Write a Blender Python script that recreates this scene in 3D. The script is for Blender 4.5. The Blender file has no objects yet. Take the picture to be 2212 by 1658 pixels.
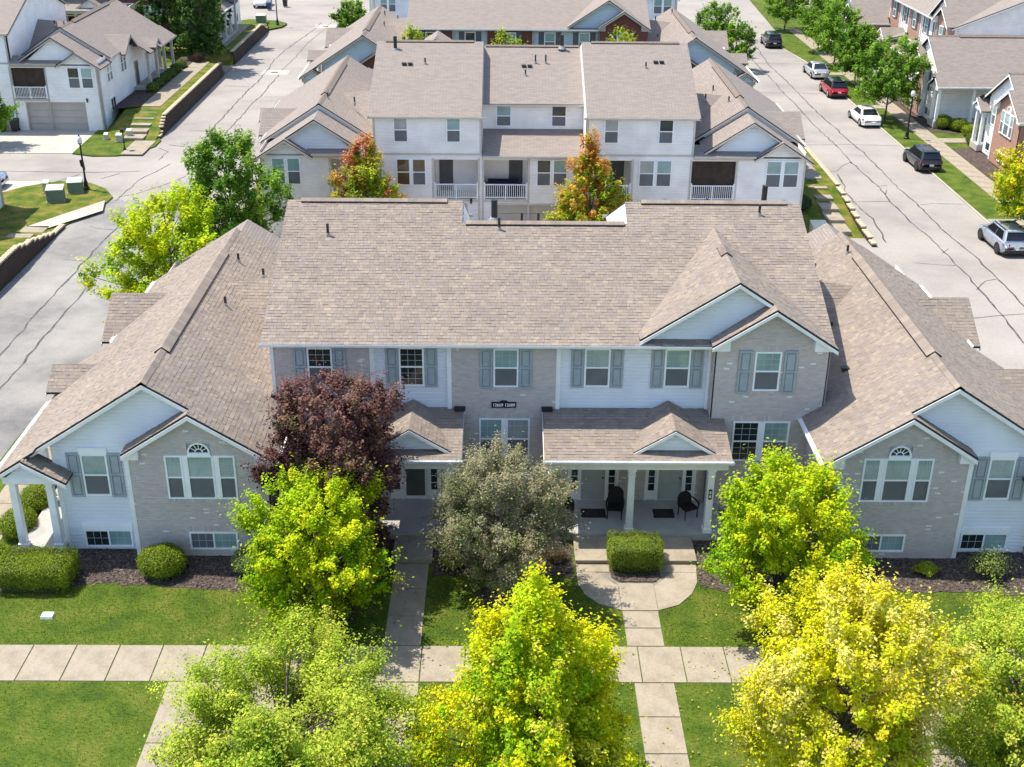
import bpy, bmesh, math, random
import numpy as np
from mathutils import Vector, Matrix
R = math.radians
random.seed(7)
scene = bpy.context.scene
COL = scene.collection

# ------------------------------------------------------------------ camera
cam_d = bpy.data.cameras.new('camera'); cam = bpy.data.objects.new('camera', cam_d); COL.objects.link(cam)
pi_, ya_, ro_ = 0.44861, 0.0094879, 0.0091476
fw = Vector((math.sin(ya_)*math.cos(pi_), math.cos(ya_)*math.cos(pi_), -math.sin(pi_)))
rt = Vector((math.cos(ya_), -math.sin(ya_), 0)); up = rt.cross(fw)
rt2 = rt*math.cos(ro_)+up*math.sin(ro_); up2 = up*math.cos(ro_)-rt*math.sin(ro_)
M = Matrix((rt2, up2, -fw)).transposed().to_4x4(); M.translation = Vector((0, -41.4, 25.1))
cam.matrix_world = M
cam_d.sensor_fit = 'HORIZONTAL'; cam_d.sensor_width = 36; cam_d.lens = 2633/2212*36
cam_d.clip_start = 0.5; cam_d.clip_end = 2000
scene.camera = cam
# ------------------------------------------------------------------ light
SUN = Vector((-0.43, 0.20, 1.0)).normalized()
world = bpy.data.worlds.new('World'); scene.world = world; world.use_nodes = True
nt = world.node_tree; nt.nodes.clear()
sky = nt.nodes.new('ShaderNodeTexSky'); sky.sky_type = 'NISHITA'; sky.sun_disc = False
sky.sun_elevation = math.asin(SUN.z); sky.sun_rotation = math.atan2(SUN.x, SUN.y)
bg = nt.nodes.new('ShaderNodeBackground'); bg.inputs[1].default_value = 0.128
wo = nt.nodes.new('ShaderNodeOutputWorld')
nt.links.new(sky.outputs[0], bg.inputs[0]); nt.links.new(bg.outputs[0], wo.inputs[0])
sl = bpy.data.lights.new('sun', 'SUN'); sl.energy = 3.3; sl.angle = R(0.53); sl.color = (1.0, 0.93, 0.80)
so = bpy.data.objects.new('sun', sl); COL.objects.link(so)
so.rotation_euler = SUN.to_track_quat('Z', 'Y').to_euler(); so.location = SUN*200
scene.view_settings.view_transform = 'Standard'; scene.view_settings.look = 'None'
scene.view_settings.exposure = 1.15; scene.view_settings.gamma = 1.0
scene.cycles.use_denoising = True
scene.cycles.max_bounces = 6; scene.cycles.transparent_max_bounces = 8

# ------------------------------------------------------------------ materials
MATS = {}
def pm(name, col, rough=0.7, var=0.12, scale=4.0, bump=0.0, bscale=60.0, metal=0.0, attr=False, coat=0.0, col2=None, spec=0.4, trans=0.0, detail=4.0, emit=0.0):
    m = bpy.data.materials.new(name); m.use_nodes = True
    n = m.node_tree.nodes; l = m.node_tree.links
    b = n['Principled BSDF']; b.inputs['Roughness'].default_value = rough; b.inputs['Metallic'].default_value = metal
    b.inputs['Specular IOR Level'].default_value = spec
    if coat: b.inputs['Coat Weight'].default_value = coat; b.inputs['Coat Roughness'].default_value = 0.05
    tc = n.new('ShaderNodeTexCoord'); ns = n.new('ShaderNodeTexNoise')
    ns.inputs['Scale'].default_value = scale; ns.inputs['Detail'].default_value = detail
    l.new(tc.outputs['Object'], ns.inputs['Vector'])
    c2 = col2 or tuple(c*(1-2.2*var) for c in col)
    hi = tuple(min(1, c*(1+var)) for c in col) if col2 is None else col
    rp = n.new('ShaderNodeValToRGB'); rp.color_ramp.elements[0].position = 0.3; rp.color_ramp.elements[1].position = 0.7
    rp.color_ramp.elements[0].color = (*c2, 1); rp.color_ramp.elements[1].color = (*hi, 1)
    l.new(ns.outputs['Fac'], rp.inputs[0])
    out = rp.outputs[0]
    if attr:
        at = n.new('ShaderNodeAttribute'); at.attribute_name = 'Col'
        mx = n.new('ShaderNodeMix'); mx.data_type = 'RGBA'; mx.blend_type = 'MULTIPLY'; mx.inputs[0].default_value = 1.0
        l.new(out, mx.inputs[6]); l.new(at.outputs['Color'], mx.inputs[7]); out = mx.outputs[2]
    l.new(out, b.inputs['Base Color'])
    if emit: 
        l.new(out, b.inputs['Emission Color']); b.inputs['Emission Strength'].default_value = emit
    if bump:
        n2 = n.new('ShaderNodeTexNoise'); n2.inputs['Scale'].default_value = bscale; n2.inputs['Detail'].default_value = 3
        l.new(tc.outputs['Object'], n2.inputs['Vector'])
        bp = n.new('ShaderNodeBump'); bp.inputs['Strength'].default_value = bump; bp.inputs['Distance'].default_value = 0.03
        l.new(n2.outputs['Fac'], bp.inputs['Height']); l.new(bp.outputs[0], b.inputs['Normal'])
    if trans:
        tr = n.new('ShaderNodeBsdfTranslucent'); l.new(out, tr.inputs['Color'])
        ms = n.new('ShaderNodeMixShader'); ms.inputs[0].default_value = trans
        l.new(b.outputs[0], ms.inputs[1]); l.new(tr.outputs[0], ms.inputs[2])
        l.new(ms.outputs[0], n['Material Output'].inputs['Surface'])
    MATS[name] = m
    return m

def tile_mat(name, cols, mortar, bw, bh, msize=0.02, rough=0.85, bump=0.3, noise=0.25):
    """brick or shingle pattern read from the metre-scaled UV of a wall or roof plane"""
    m = bpy.data.materials.new(name); m.use_nodes = True
    n = m.node_tree.nodes; l = m.node_tree.links; b = n['Principled BSDF']; b.inputs['Roughness'].default_value = rough
    b.inputs['Specular IOR Level'].default_value = 0.25
    uv = n.new('ShaderNodeUVMap'); uv.uv_map = 'UVMap'
    br = n.new('ShaderNodeTexBrick'); br.offset = 0.5; br.inputs['Scale'].default_value = 1.0
    br.inputs['Brick Width'].default_value = bw; br.inputs['Row Height'].default_value = bh
    br.inputs['Mortar Size'].default_value = msize; br.inputs['Mortar Smooth'].default_value = 0.3
    br.inputs['Color1'].default_value = (*cols[0], 1); br.inputs['Color2'].default_value = (*cols[1], 1); br.inputs['Mortar'].default_value = (*mortar, 1)
    l.new(uv.outputs[0], br.inputs['Vector'])
    ns = n.new('ShaderNodeTexNoise'); ns.inputs['Scale'].default_value = 2.3; ns.inputs['Detail'].default_value = 5
    l.new(uv.outputs[0], ns.inputs['Vector'])
    mx = n.new('ShaderNodeMix'); mx.data_type = 'RGBA'; mx.inputs[7].default_value = (*cols[2], 1)
    mp = n.new('ShaderNodeMapRange'); mp.inputs[1].default_value = 0.4; mp.inputs[2].default_value = 0.75; mp.inputs[4].default_value = noise*2
    l.new(ns.outputs['Fac'], mp.inputs[0]); l.new(mp.outputs[0], mx.inputs[0]); l.new(br.outputs['Color'], mx.inputs[6])
    l.new(mx.outputs[2], b.inputs['Base Color'])
    bp = n.new('ShaderNodeBump'); bp.inputs['Strength'].default_value = bump; bp.inputs['Distance'].default_value = 0.02; bp.invert = True
    l.new(br.outputs['Fac'], bp.inputs['Height']); l.new(bp.outputs[0], b.inputs['Normal'])
    MATS[name] = m
    return m

def glass_mat(name, col, rough=0.05, spec=0.8):
    return pm(name, col, rough=rough, var=0.10, scale=1.3, spec=spec)

def paving_mat(name, col, dark, warm, scale=0.25):
    m = bpy.data.materials.new(name); m.use_nodes = True
    n = m.node_tree.nodes; l = m.node_tree.links; b = n['Principled BSDF']; b.inputs['Roughness'].default_value = 0.9; b.inputs['Specular IOR Level'].default_value = 0.2
    tc = n.new('ShaderNodeTexCoord')
    a = n.new('ShaderNodeTexNoise'); a.inputs['Scale'].default_value = scale; a.inputs['Detail'].default_value = 7; a.inputs['Roughness'].default_value = 0.6
    l.new(tc.outputs['Object'], a.inputs['Vector'])
    r1 = n.new('ShaderNodeValToRGB'); e = r1.color_ramp.elements
    e[0].position = 0.33; e[0].color = (*dark, 1); e[1].position = 0.7; e[1].color = (*warm, 1)
    x = r1.color_ramp.elements.new(0.5); x.color = (*col, 1)
    l.new(a.outputs['Fac'], r1.inputs[0])
    c = n.new('ShaderNodeTexNoise'); c.inputs['Scale'].default_value = 14; c.inputs['Detail'].default_value = 6; l.new(tc.outputs['Object'], c.inputs['Vector'])
    mp = n.new('ShaderNodeMapRange'); mp.inputs[1].default_value = 0.25; mp.inputs[2].default_value = 0.75; mp.inputs[3].default_value = 0.86; mp.inputs[4].default_value = 1.1
    l.new(c.outputs['Fac'], mp.inputs[0])
    mx = n.new('ShaderNodeMix'); mx.data_type = 'RGBA'; mx.blend_type = 'MULTIPLY'; mx.inputs[0].default_value = 1
    l.new(r1.outputs[0], mx.inputs[6]); l.new(mp.outputs[0], mx.inputs[7]); l.new(mx.outputs[2], b.inputs['Base Color'])
    bp = n.new('ShaderNodeBump'); bp.inputs['Strength'].default_value = 0.25; bp.inputs['Distance'].default_value = 0.01
    c2 = n.new('ShaderNodeTexNoise'); c2.inputs['Scale'].default_value = 60; l.new(tc.outputs['Object'], c2.inputs['Vector'])
    l.new(c2.outputs['Fac'], bp.inputs['Height']); l.new(bp.outputs[0], b.inputs['Normal'])
    MATS[name] = m
    return m

def grass_mat(name, g1, g2, straw, sc=0.9):
    m = bpy.data.materials.new(name); m.use_nodes = True
    n = m.node_tree.nodes; l = m.node_tree.links; b = n['Principled BSDF']; b.inputs['Roughness'].default_value = 0.85; b.inputs['Specular IOR Level'].default_value = 0.15
    tc = n.new('ShaderNodeTexCoord')
    a = n.new('ShaderNodeTexNoise'); a.inputs['Scale'].default_value = sc; a.inputs['Detail'].default_value = 6; l.new(tc.outputs['Object'], a.inputs['Vector'])
    mpg = n.new('ShaderNodeMapping'); mpg.inputs['Scale'].default_value = (3.2, 7.0, 4.0); mpg.inputs['Rotation'].default_value = (0, 0, 0.5)
    l.new(tc.outputs['Object'], mpg.inputs['Vector'])
    c = n.new('ShaderNodeTexNoise'); c.inputs['Scale'].default_value = 2.0; c.inputs['Detail'].default_value = 8; c.inputs['Roughness'].default_value = 0.7; l.new(mpg.outputs[0], c.inputs['Vector'])
    r1 = n.new('ShaderNodeValToRGB'); e = r1.color_ramp.elements; e[0].position = 0.35; e[0].color = (*g1, 1); e[1].position = 0.64; e[1].color = (*straw, 1)
    x = e.new(0.5); x.color = (*g2, 1)
    l.new(a.outputs['Fac'], r1.inputs[0])
    mp = n.new('ShaderNodeMapRange'); mp.inputs[1].default_value = 0.3; mp.inputs[2].default_value = 0.7; mp.inputs[3].default_value = 0.5; mp.inputs[4].default_value = 1.45
    l.new(c.outputs['Fac'], mp.inputs[0])
    mx = n.new('ShaderNodeMix'); mx.data_type = 'RGBA'; mx.blend_type = 'MULTIPLY'; mx.inputs[0].default_value = 1
    l.new(r1.outputs[0], mx.inputs[6]); l.new(mp.outputs[0], mx.inputs[7]); l.new(mx.outputs[2], b.inputs['Base Color'])
    bp = n.new('ShaderNodeBump'); bp.inputs['Strength'].default_value = 0.8; bp.inputs['Distance'].default_value = 0.05
    l.new(c.outputs['Fac'], bp.inputs['Height']); l.new(bp.outputs[0], b.inputs['Normal'])
    MATS[name] = m
    return m

WHITE = pm('white_paint', (0.88, 0.88, 0.87), 0.5, 0.04, 2.0)
TRIM = pm('window_vinyl', (0.92, 0.94, 0.95), 0.4, 0.03, 2.0)
SIDE_F = pm('pale_siding', (0.79, 0.825, 0.87), 0.6, 0.05, 0.6)
SIDE_R = pm('beige_siding', (0.93, 0.89, 0.85), 0.6, 0.05, 1.0)
SIDE_W = pm('white_siding', (0.88, 0.88, 0.87), 0.6, 0.04, 1.0)
TRIM_R = pm('beige_trim', (0.60, 0.555, 0.49), 0.6, 0.05, 2.0)
TRIM_G = pm('grey_trim', (0.42, 0.40, 0.37), 0.6, 0.05, 2.0)
SHUT = pm('shutter_paint', (0.36, 0.41, 0.435), 0.6, 0.06, 3.0)
SHUT_D = pm('shutter_dark', (0.11, 0.135, 0.14), 0.6, 0.06, 3.0)
SIDE_T = pm('blue_siding', (0.50, 0.60, 0.66), 0.6, 0.05, 1.0)
DARK = pm('black_flashing', (0.018, 0.018, 0.022), 0.6, 0.1, 5)
BLACK = pm('black_metal', (0.014, 0.014, 0.016), 0.4, 0.1, 5)
PIPE = pm('pipe_black', (0.03, 0.03, 0.033), 0.5, 0.2, 9)
LEAD = pm('pipe_boot', (0.32, 0.32, 0.33), 0.5, 0.2, 9)
MORTAR = pm('mortar', (0.55, 0.52, 0.50), 0.9, 0.12, 6, 0.3, 80)
BRICK = pm('taupe_brick', (1.0, 1.0, 1.0), 0.85, 0.03, 0.8, 0.35, 90, attr=True, spec=0.25)
SHING = pm('roof_shingle', (1.0, 1.0, 1.0), 0.9, 0.07, 0.7, 0.3, 110, attr=True, spec=0.2)
SHING_T = tile_mat('far_shingle', ((0.232, 0.197, 0.175), (0.292, 0.248, 0.218), (0.262, 0.226, 0.208)), (0.185, 0.157, 0.14), 0.42, 0.15, 0.018, 0.9, 0.5, 0.28)
REDBR = tile_mat('red_brick', ((0.34, 0.15, 0.10), (0.44, 0.22, 0.15), (0.36, 0.19, 0.14)), (0.46, 0.38, 0.32), 0.21, 0.075, 0.012, 0.85, 0.3, 0.2)
DKBR = tile_mat('dark_red_brick', ((0.12, 0.035, 0.025), (0.17, 0.055, 0.04), (0.14, 0.05, 0.04)), (0.2, 0.12, 0.10), 0.21, 0.075, 0.01, 0.85, 0.3, 0.2)
PANE_B = glass_mat('pane_blind_reflect', (0.27, 0.41, 0.40))  # pale blind, with the yard's green reflection put into the base colour
PANE_D = glass_mat('pane_dark', (0.02, 0.032, 0.03))
PANE_S = glass_mat('pane_screen', (0.15, 0.162, 0.175), 0.35, 0.3)
PANE_W = glass_mat('pane_white', (0.36, 0.38, 0.37))
PANE_BR = glass_mat('pane_brown', (0.12, 0.075, 0.04))
DOOR = pm('door_paint', (0.40, 0.43, 0.41), 0.5, 0.05, 2)
GARAGE = pm('garage_paint', (0.54, 0.48, 0.41), 0.6, 0.05, 1.0)
GARAGE_G = pm('garage_grey', (0.47, 0.44, 0.41), 0.6, 0.05, 1.0)
CONC = paving_mat('walk_concrete', (0.315, 0.27, 0.208), (0.25, 0.212, 0.162), (0.36, 0.315, 0.254), 1.3)
CONCW = paving_mat('new_concrete', (0.44, 0.41, 0.355), (0.37, 0.345, 0.30), (0.49, 0.46, 0.405), 0.3)
ROAD = paving_mat('street_paving', (0.305, 0.279, 0.255), (0.245, 0.224, 0.208), (0.345, 0.318, 0.29), 0.16)
ROADG = paving_mat('street_asphalt', (0.245, 0.235, 0.225), (0.135, 0.132, 0.132), (0.34, 0.32, 0.295), 0.18)
TAR = pm('tar_seam', (0.085, 0.082, 0.085), 0.7, 0.3, 3)
GRASS = grass_mat('lawn_grass', (0.046, 0.086, 0.009), (0.076, 0.118, 0.011), (0.112, 0.135, 0.020))
GRASS_S = grass_mat('dry_grass', (0.055, 0.10, 0.010), (0.115, 0.135, 0.015), (0.20, 0.165, 0.04))
MULCH = pm('mulch', (0.11, 0.085, 0.075), 0.95, 0.35, 9.0, 1.0, 26, spec=0.1, detail=8)
CHIP = pm('mulch_chip', (1, 1, 1), 0.95, 0.2, 9, attr=True, spec=0.1)
BLOCK = pm('wall_block', (0.07, 0.047, 0.036), 0.95, 0.25, 3.0, 0.6, 25)
CAPB = pm('wall_cap', (0.50, 0.42, 0.30), 0.95, 0.15, 3.0, 0.5, 25)
LEAF = pm('leaves', (1, 1, 1), 0.6, 0.08, 1.2, attr=True, trans=0.45, spec=0.12)
LEAFH = pm('hedge_leaves', (1, 1, 1), 0.6, 0.10, 1.2, attr=True, trans=0.3, spec=0.12)
BARK = pm('bark', (0.17, 0.145, 0.125), 0.95, 0.3, 6.0, 0.8, 30)
BLADE = pm('grass_blades', (1, 1, 1), 0.7, 0.08, 1.0, attr=True, trans=0.5, spec=0.1)

# ------------------------------------------------------------------ mesh helpers
class MB:
    def __init__(s):
        s.v = []; s.f = []; s.mi = []; s.c = []
    def face(s, pts, mi=0, col=(1, 1, 1)):
        k = len(s.v); s.v += [tuple(p) for p in pts]; s.f.append(tuple(range(k, k+len(pts)))); s.mi.append(mi); s.c.append(col)
    def hexa(s, p, mi=0, col=(1, 1, 1)):
        """8 points: bottom loop 0-3, top loop 4-7"""
        k = len(s.v); s.v += [tuple(q) for q in p]
        for a in ((0, 3, 2, 1), (4, 5, 6, 7), (0, 1, 5, 4), (1, 2, 6, 5), (2, 3, 7, 6), (3, 0, 4, 7)):
            s.f.append(tuple(k+i for i in a)); s.mi.append(mi); s.c.append(col)
    def box(s, x0, x1, y0, y1, z0, z1, mi=0, col=(1, 1, 1)):
        s.hexa([(x0, y0, z0), (x1, y0, z0), (x1, y1, z0), (x0, y1, z0), (x0, y0, z1), (x1, y0, z1), (x1, y1, z1), (x0, y1, z1)], mi, col)
    def fbox(s, fn, a0, a1, z0, z1, d0, d1, mi=0, col=(1, 1, 1)):
        s.hexa([fn(a0, z0, d0), fn(a1, z0, d0), fn(a1, z0, d1), fn(a0, z0, d1), fn(a0, z1, d0), fn(a1, z1, d0), fn(a1, z1, d1), fn(a0, z1, d1)], mi, col)
    def beam(s, p0, p1, w, h, mi=0, col=(1, 1, 1), drop=0.0):
        """bar from p0 to p1; w sideways (horizontal), h below the line"""
        p0 = Vector(p0); p1 = Vector(p1); d = (p1-p0).normalized()
        sd = d.cross(Vector((0, 0, 1))); sd = sd.normalized() if sd.length > 1e-4 else Vector((1, 0, 0))
        u = sd.cross(d).normalized()
        if u.z < 0: u = -u
        a = sd*(w/2); t = -u*drop; bt = -u*(drop+h)
        s.hexa([p0-a+bt, p1-a+bt, p1+a+bt, p0+a+bt, p0-a+t, p1-a+t, p1+a+t, p0+a+t], mi, col)
    def cyl(s, p0, p1, r0, r1=None, n=10, mi=0, col=(1, 1, 1), caps=True):
        r1 = r0 if r1 is None else r1
        p0 = Vector(p0); p1 = Vector(p1); d = (p1-p0).normalized()
        x = d.orthogonal().normalized(); y = d.cross(x)
        k = len(s.v)
        for p, r in ((p0, r0), (p1, r1)):
            for i in range(n):
                t = 2*math.pi*i/n; s.v.append(tuple(p+x*(r*math.cos(t))+y*(r*math.sin(t))))
        for i in range(n):
            j = (i+1) % n; s.f.append((k+i, k+j, k+n+j, k+n+i)); s.mi.append(mi); s.c.append(col)
        if caps:
            s.f.append(tuple(range(k+n-1, k-1, -1))); s.mi.append(mi); s.c.append(col)
            s.f.append(tuple(range(k+n, k+2*n))); s.mi.append(mi); s.c.append(col)
    def tube(s, pts, rad, n=7, mi=0, col=(1, 1, 1)):
        for i in range(len(pts)-1):
            s.cyl(pts[i], pts[i+1], rad[i], rad[i+1], n, mi, col, caps=False)
    def lathe(s, c, prof, n=12, mi=0, col=(1, 1, 1)):
        k = len(s.v); c = Vector(c)
        for r, z in prof:
            for i in range(n):
                t = 2*math.pi*i/n; s.v.append((c.x+r*math.cos(t), c.y+r*math.sin(t), c.z+z))
        for q in range(len(prof)-1):
            for i in range(n):
                j = (i+1) % n; s.f.append((k+q*n+i, k+q*n+j, k+(q+1)*n+j, k+(q+1)*n+i)); s.mi.append(mi); s.c.append(col)
        s.f.append(tuple(range(k+n-1, k-1, -1))); s.mi.append(mi); s.c.append(col)
        e = k+(len(prof)-1)*n; s.f.append(tuple(range(e, e+n))); s.mi.append(mi); s.c.append(col)
    def build(s, name, mats, parent=None, smooth=False, uv=False, col=False):
        me = bpy.data.meshes.new(name); me.from_pydata(s.v, [], s.f)
        if not isinstance(mats, (list, tuple)): mats = [mats]
        for m in mats: me.materials.append(m)
        if len(mats) > 1: me.polygons.foreach_set('material_index', s.mi)
        if smooth: me.polygons.foreach_set('use_smooth', [True]*len(s.f))
        if col:
            at = me.attributes.new('Col', 'FLOAT_COLOR', 'FACE')
            at.data.foreach_set('color', np.array([(*c, 1) for c in s.c], dtype=np.float32).ravel())
        if uv:
            ul = me.uv_layers.new(name='UVMap')
            for p in me.polygons:
                nn = p.normal
                if abs(nn.z) > 0.995: a = Vector((1, 0, 0)); b = Vector((0, 1, 0))
                else:
                    a = Vector((0, 0, 1)).cross(nn).normalized(); b = nn.cross(a)
                for li in p.loop_indices:
                    co = me.vertices[me.loops[li].vertex_index].co
                    ul.data[li].uv = (co.dot(a), co.dot(b))
        me.update()
        o = bpy.data.objects.new(name, me); COL.objects.link(o)
        if parent is not None: o.parent = parent
        return o

def tag(o, label=None, cat=None, group=None, kind=None):
    if label: o['label'] = label
    if cat: o['category'] = cat
    if group: o['group'] = group
    if kind: o['kind'] = kind
    return o
def thing(name, label, cat, loc=(0, 0, 0), rz=0, group=None):
    o = bpy.data.objects.new(name, None); COL.objects.link(o); o.empty_display_size = 0.3
    o.location = loc; o.rotation_euler = (0, 0, rz)
    return tag(o, label, cat, group)
def copy_tree(o, parent=None):
    c = o.copy(); COL.objects.link(c); c.parent = parent
    if parent is not None: c.matrix_parent_inverse = o.matrix_parent_inverse.copy()
    for ch in list(o.children): copy_tree(ch, c)
    return c
def clip(poly, a, b, c):
    """keep the part of a 2-D polygon where a*x+b*y<=c"""
    out = []
    for i in range(len(poly)):
        p = poly[i]; q = poly[(i+1) % len(poly)]
        dp = a*p[0]+b*p[1]-c; dq = a*q[0]+b*q[1]-c
        if dp <= 0: out.append(p)
        if (dp < 0 < dq) or (dq < 0 < dp):
            t = dp/(dp-dq); out.append((p[0]+t*(q[0]-p[0]), p[1]+t*(q[1]-p[1])))
    return out
def clip_poly(poly, conv):
    """clip poly by a convex polygon"""
    ar = sum(conv[i][0]*conv[(i+1) % len(conv)][1]-conv[(i+1) % len(conv)][0]*conv[i][1] for i in range(len(conv)))
    sg = 1 if ar > 0 else -1
    for i in range(len(conv)):
        p = conv[i]; q = conv[(i+1) % len(conv)]
        ex, ey = q[0]-p[0], q[1]-p[1]
        a, b = sg*ey, -sg*ex
        poly = clip(poly, a, b, a*p[0]+b*p[1])
        if len(poly) < 3: return []
    return poly
def parea(p): return abs(sum(p[i][0]*p[(i+1) % len(p)][1]-p[(i+1) % len(p)][0]*p[i][1] for i in range(len(p))))/2

# ================================================================== SETTING
def sm(t): t = max(0.0, min(1.0, t)); return t*t*(3-2*t)
def sheet(name, pts, z, mat, kind='structure', thick=0.0):
    mb = MB(); mb.face([(x, y, z) for x, y in pts])
    if thick:
        for i in range(len(pts)):
            a = pts[i]; b = pts[(i+1) % len(pts)]
            mb.face([(*a, z-thick), (*b, z-thick), (*b, z), (*a, z)])
    o = mb.build(name, mat); tag(o, kind=kind); return o
def lawn(name, x0, x1, y0, y1, h, mat, step=1.0, skirt=1.6):
    nx = max(2, int((x1-x0)/step)); ny = max(2, int((y1-y0)/step)); mb = MB()
    for j in range(ny+1):
        for i in range(nx+1):
            x = x0+(x1-x0)*i/nx; y = y0+(y1-y0)*j/ny; mb.v.append((x, y, h(x, y)))
    w = nx+1
    for j in range(ny):
        for i in range(nx):
            mb.f.append((j*w+i, j*w+i+1, (j+1)*w+i+1, (j+1)*w+i)); mb.mi.append(0); mb.c.append((1, 1, 1))
    for i in range(nx):
        for j in (0, ny):
            a = mb.v[j*w+i]; b = mb.v[j*w+i+1]; mb.face([a, b, (b[0], b[1], -1.6), (a[0], a[1], -1.6)])
    for j in range(ny):
        for i in (0, nx):
            a = mb.v[j*w+i]; b = mb.v[(j+1)*w+i]; mb.face([a, b, (b[0], b[1], -1.6), (a[0], a[1], -1.6)])
    o = mb.build(name, mat, smooth=False); tag(o, kind='structure'); return o
hA = lambda x, y: -1.42*sm((y-5)/8.5)
hB = lambda x, y: -1.42+1.42*sm((y-36)/11.0)-1.42*sm((y-72)/9.5)
hC = lambda x, y: -1.42+1.42*sm((y-58.6-7.5*sm((-33.6-x)/1.4))/9.5)-1.42*sm((y-110)/8)-1.36*(1-sm((abs(y-90.5)-2.0)/1.2))*sm((x+36)/3)
hD = lambda x, y: -1.42*sm((y-27)/12.0)
sheet('ground', [(-500, -300), (500, -300), (500, 900), (-500, 900)], -1.5, GRASS)
sheet('left_street', [(-29.72, -60), (-21.0, -60), (-21.0, 44), (-29.0, 44), (-29.72, 38)], -1.40, ROADG)
sheet('left_street_far', [(-31.5, 44), (-21.0, 44), (-21.0, 36.4), (-17.6, 36.4), (-17.6, 81.6), (-21.0, 84), (-21.0, 170), (-29.3, 170), (-29.34, 62), (-29.3, 58.5), (-31.5, 56.5)], -1.404, ROAD)
sheet('right_street', [(24.32, -60), (33.9, -60), (33.9, 98), (33.4, 108), (34.5, 116), (38.0, 170), (26.4, 170), (26.4, 95), (24.32, 61)], -1.40, ROAD)
sheet('rear_alley', [(-20.95, 13.6), (24.7, 13.6), (24.7, 36.4), (-20.95, 36.35)], -1.402, ROAD)
sheet('left_alley', [(-140, 43.5), (-31.5, 43.5), (-31.5, 56.5), (-140, 56.5)], -1.406, ROAD)
sheet('far_alley', [(-21.0, 81.5), (26.4, 81.5), (26.4, 106), (-21.0, 106)], -1.402, ROAD)
sheet('far_left_alley', [(-140, 119), (-29.3, 119), (-29.3, 150), (-140, 150)], -1.405, ROAD)
sheet('far_cross_street', [(-29.3, 119), (60, 119), (60, 150), (-29.3, 150)], -1.398, ROAD)
lawn('front_lawn', -20.9, 24.3, -60, 14, hA, GRASS)
lawn('middle_lawn', -17.8, 24.3, 36.1, 81.6, hB, GRASS_S)
lawn('left_lawn', -75, -29.35, 58.6, 118.5, hC, GRASS_S)
lawn('left_near_lawn', -75, -29.75, -40, 43.2, hD, GRASS_S)
sheet('right_verge', [(33.85, -20), (140, -20), (140, 170), (37.4, 170), (34.5, 116), (32.6, 110), (33.0, 104), (33.85, 97)], -1.30, GRASS, thick=0.14)

# rounded grass corners of the left alley
def fan(name, pts, z, mat): return sheet(name, pts, z, mat, thick=0.1)
fan('alley_corner_lawn', [(-29.75, 30), (-29.6, 38), (-28.4, 42.2), (-28.3, 44.4), (-29.4, 46.4), (-31.0, 47.9), (-33.4, 48.3), (-35.6, 46.8), (-37.2, 44.5), (-38, 42.5), (-36, 30)], -1.30, GRASS_S)
fan('driveway_corner_lawn', [(-35.0, 56.2), (-33.2, 55.5), (-31.2, 55.6), (-29.9, 56.6), (-28.9, 58.6), (-28.9, 60.6), (-29.6, 62), (-34, 62), (-34, 63.9), (-35.2, 63.9)], -1.30, GRASS)
fan('street_island_lawn', [(-29.6, 114), (-27.9, 116.5), (-27.6, 119), (-29, 121), (-33, 122), (-36, 118), (-34, 113)], -1.2, GRASS)

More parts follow.
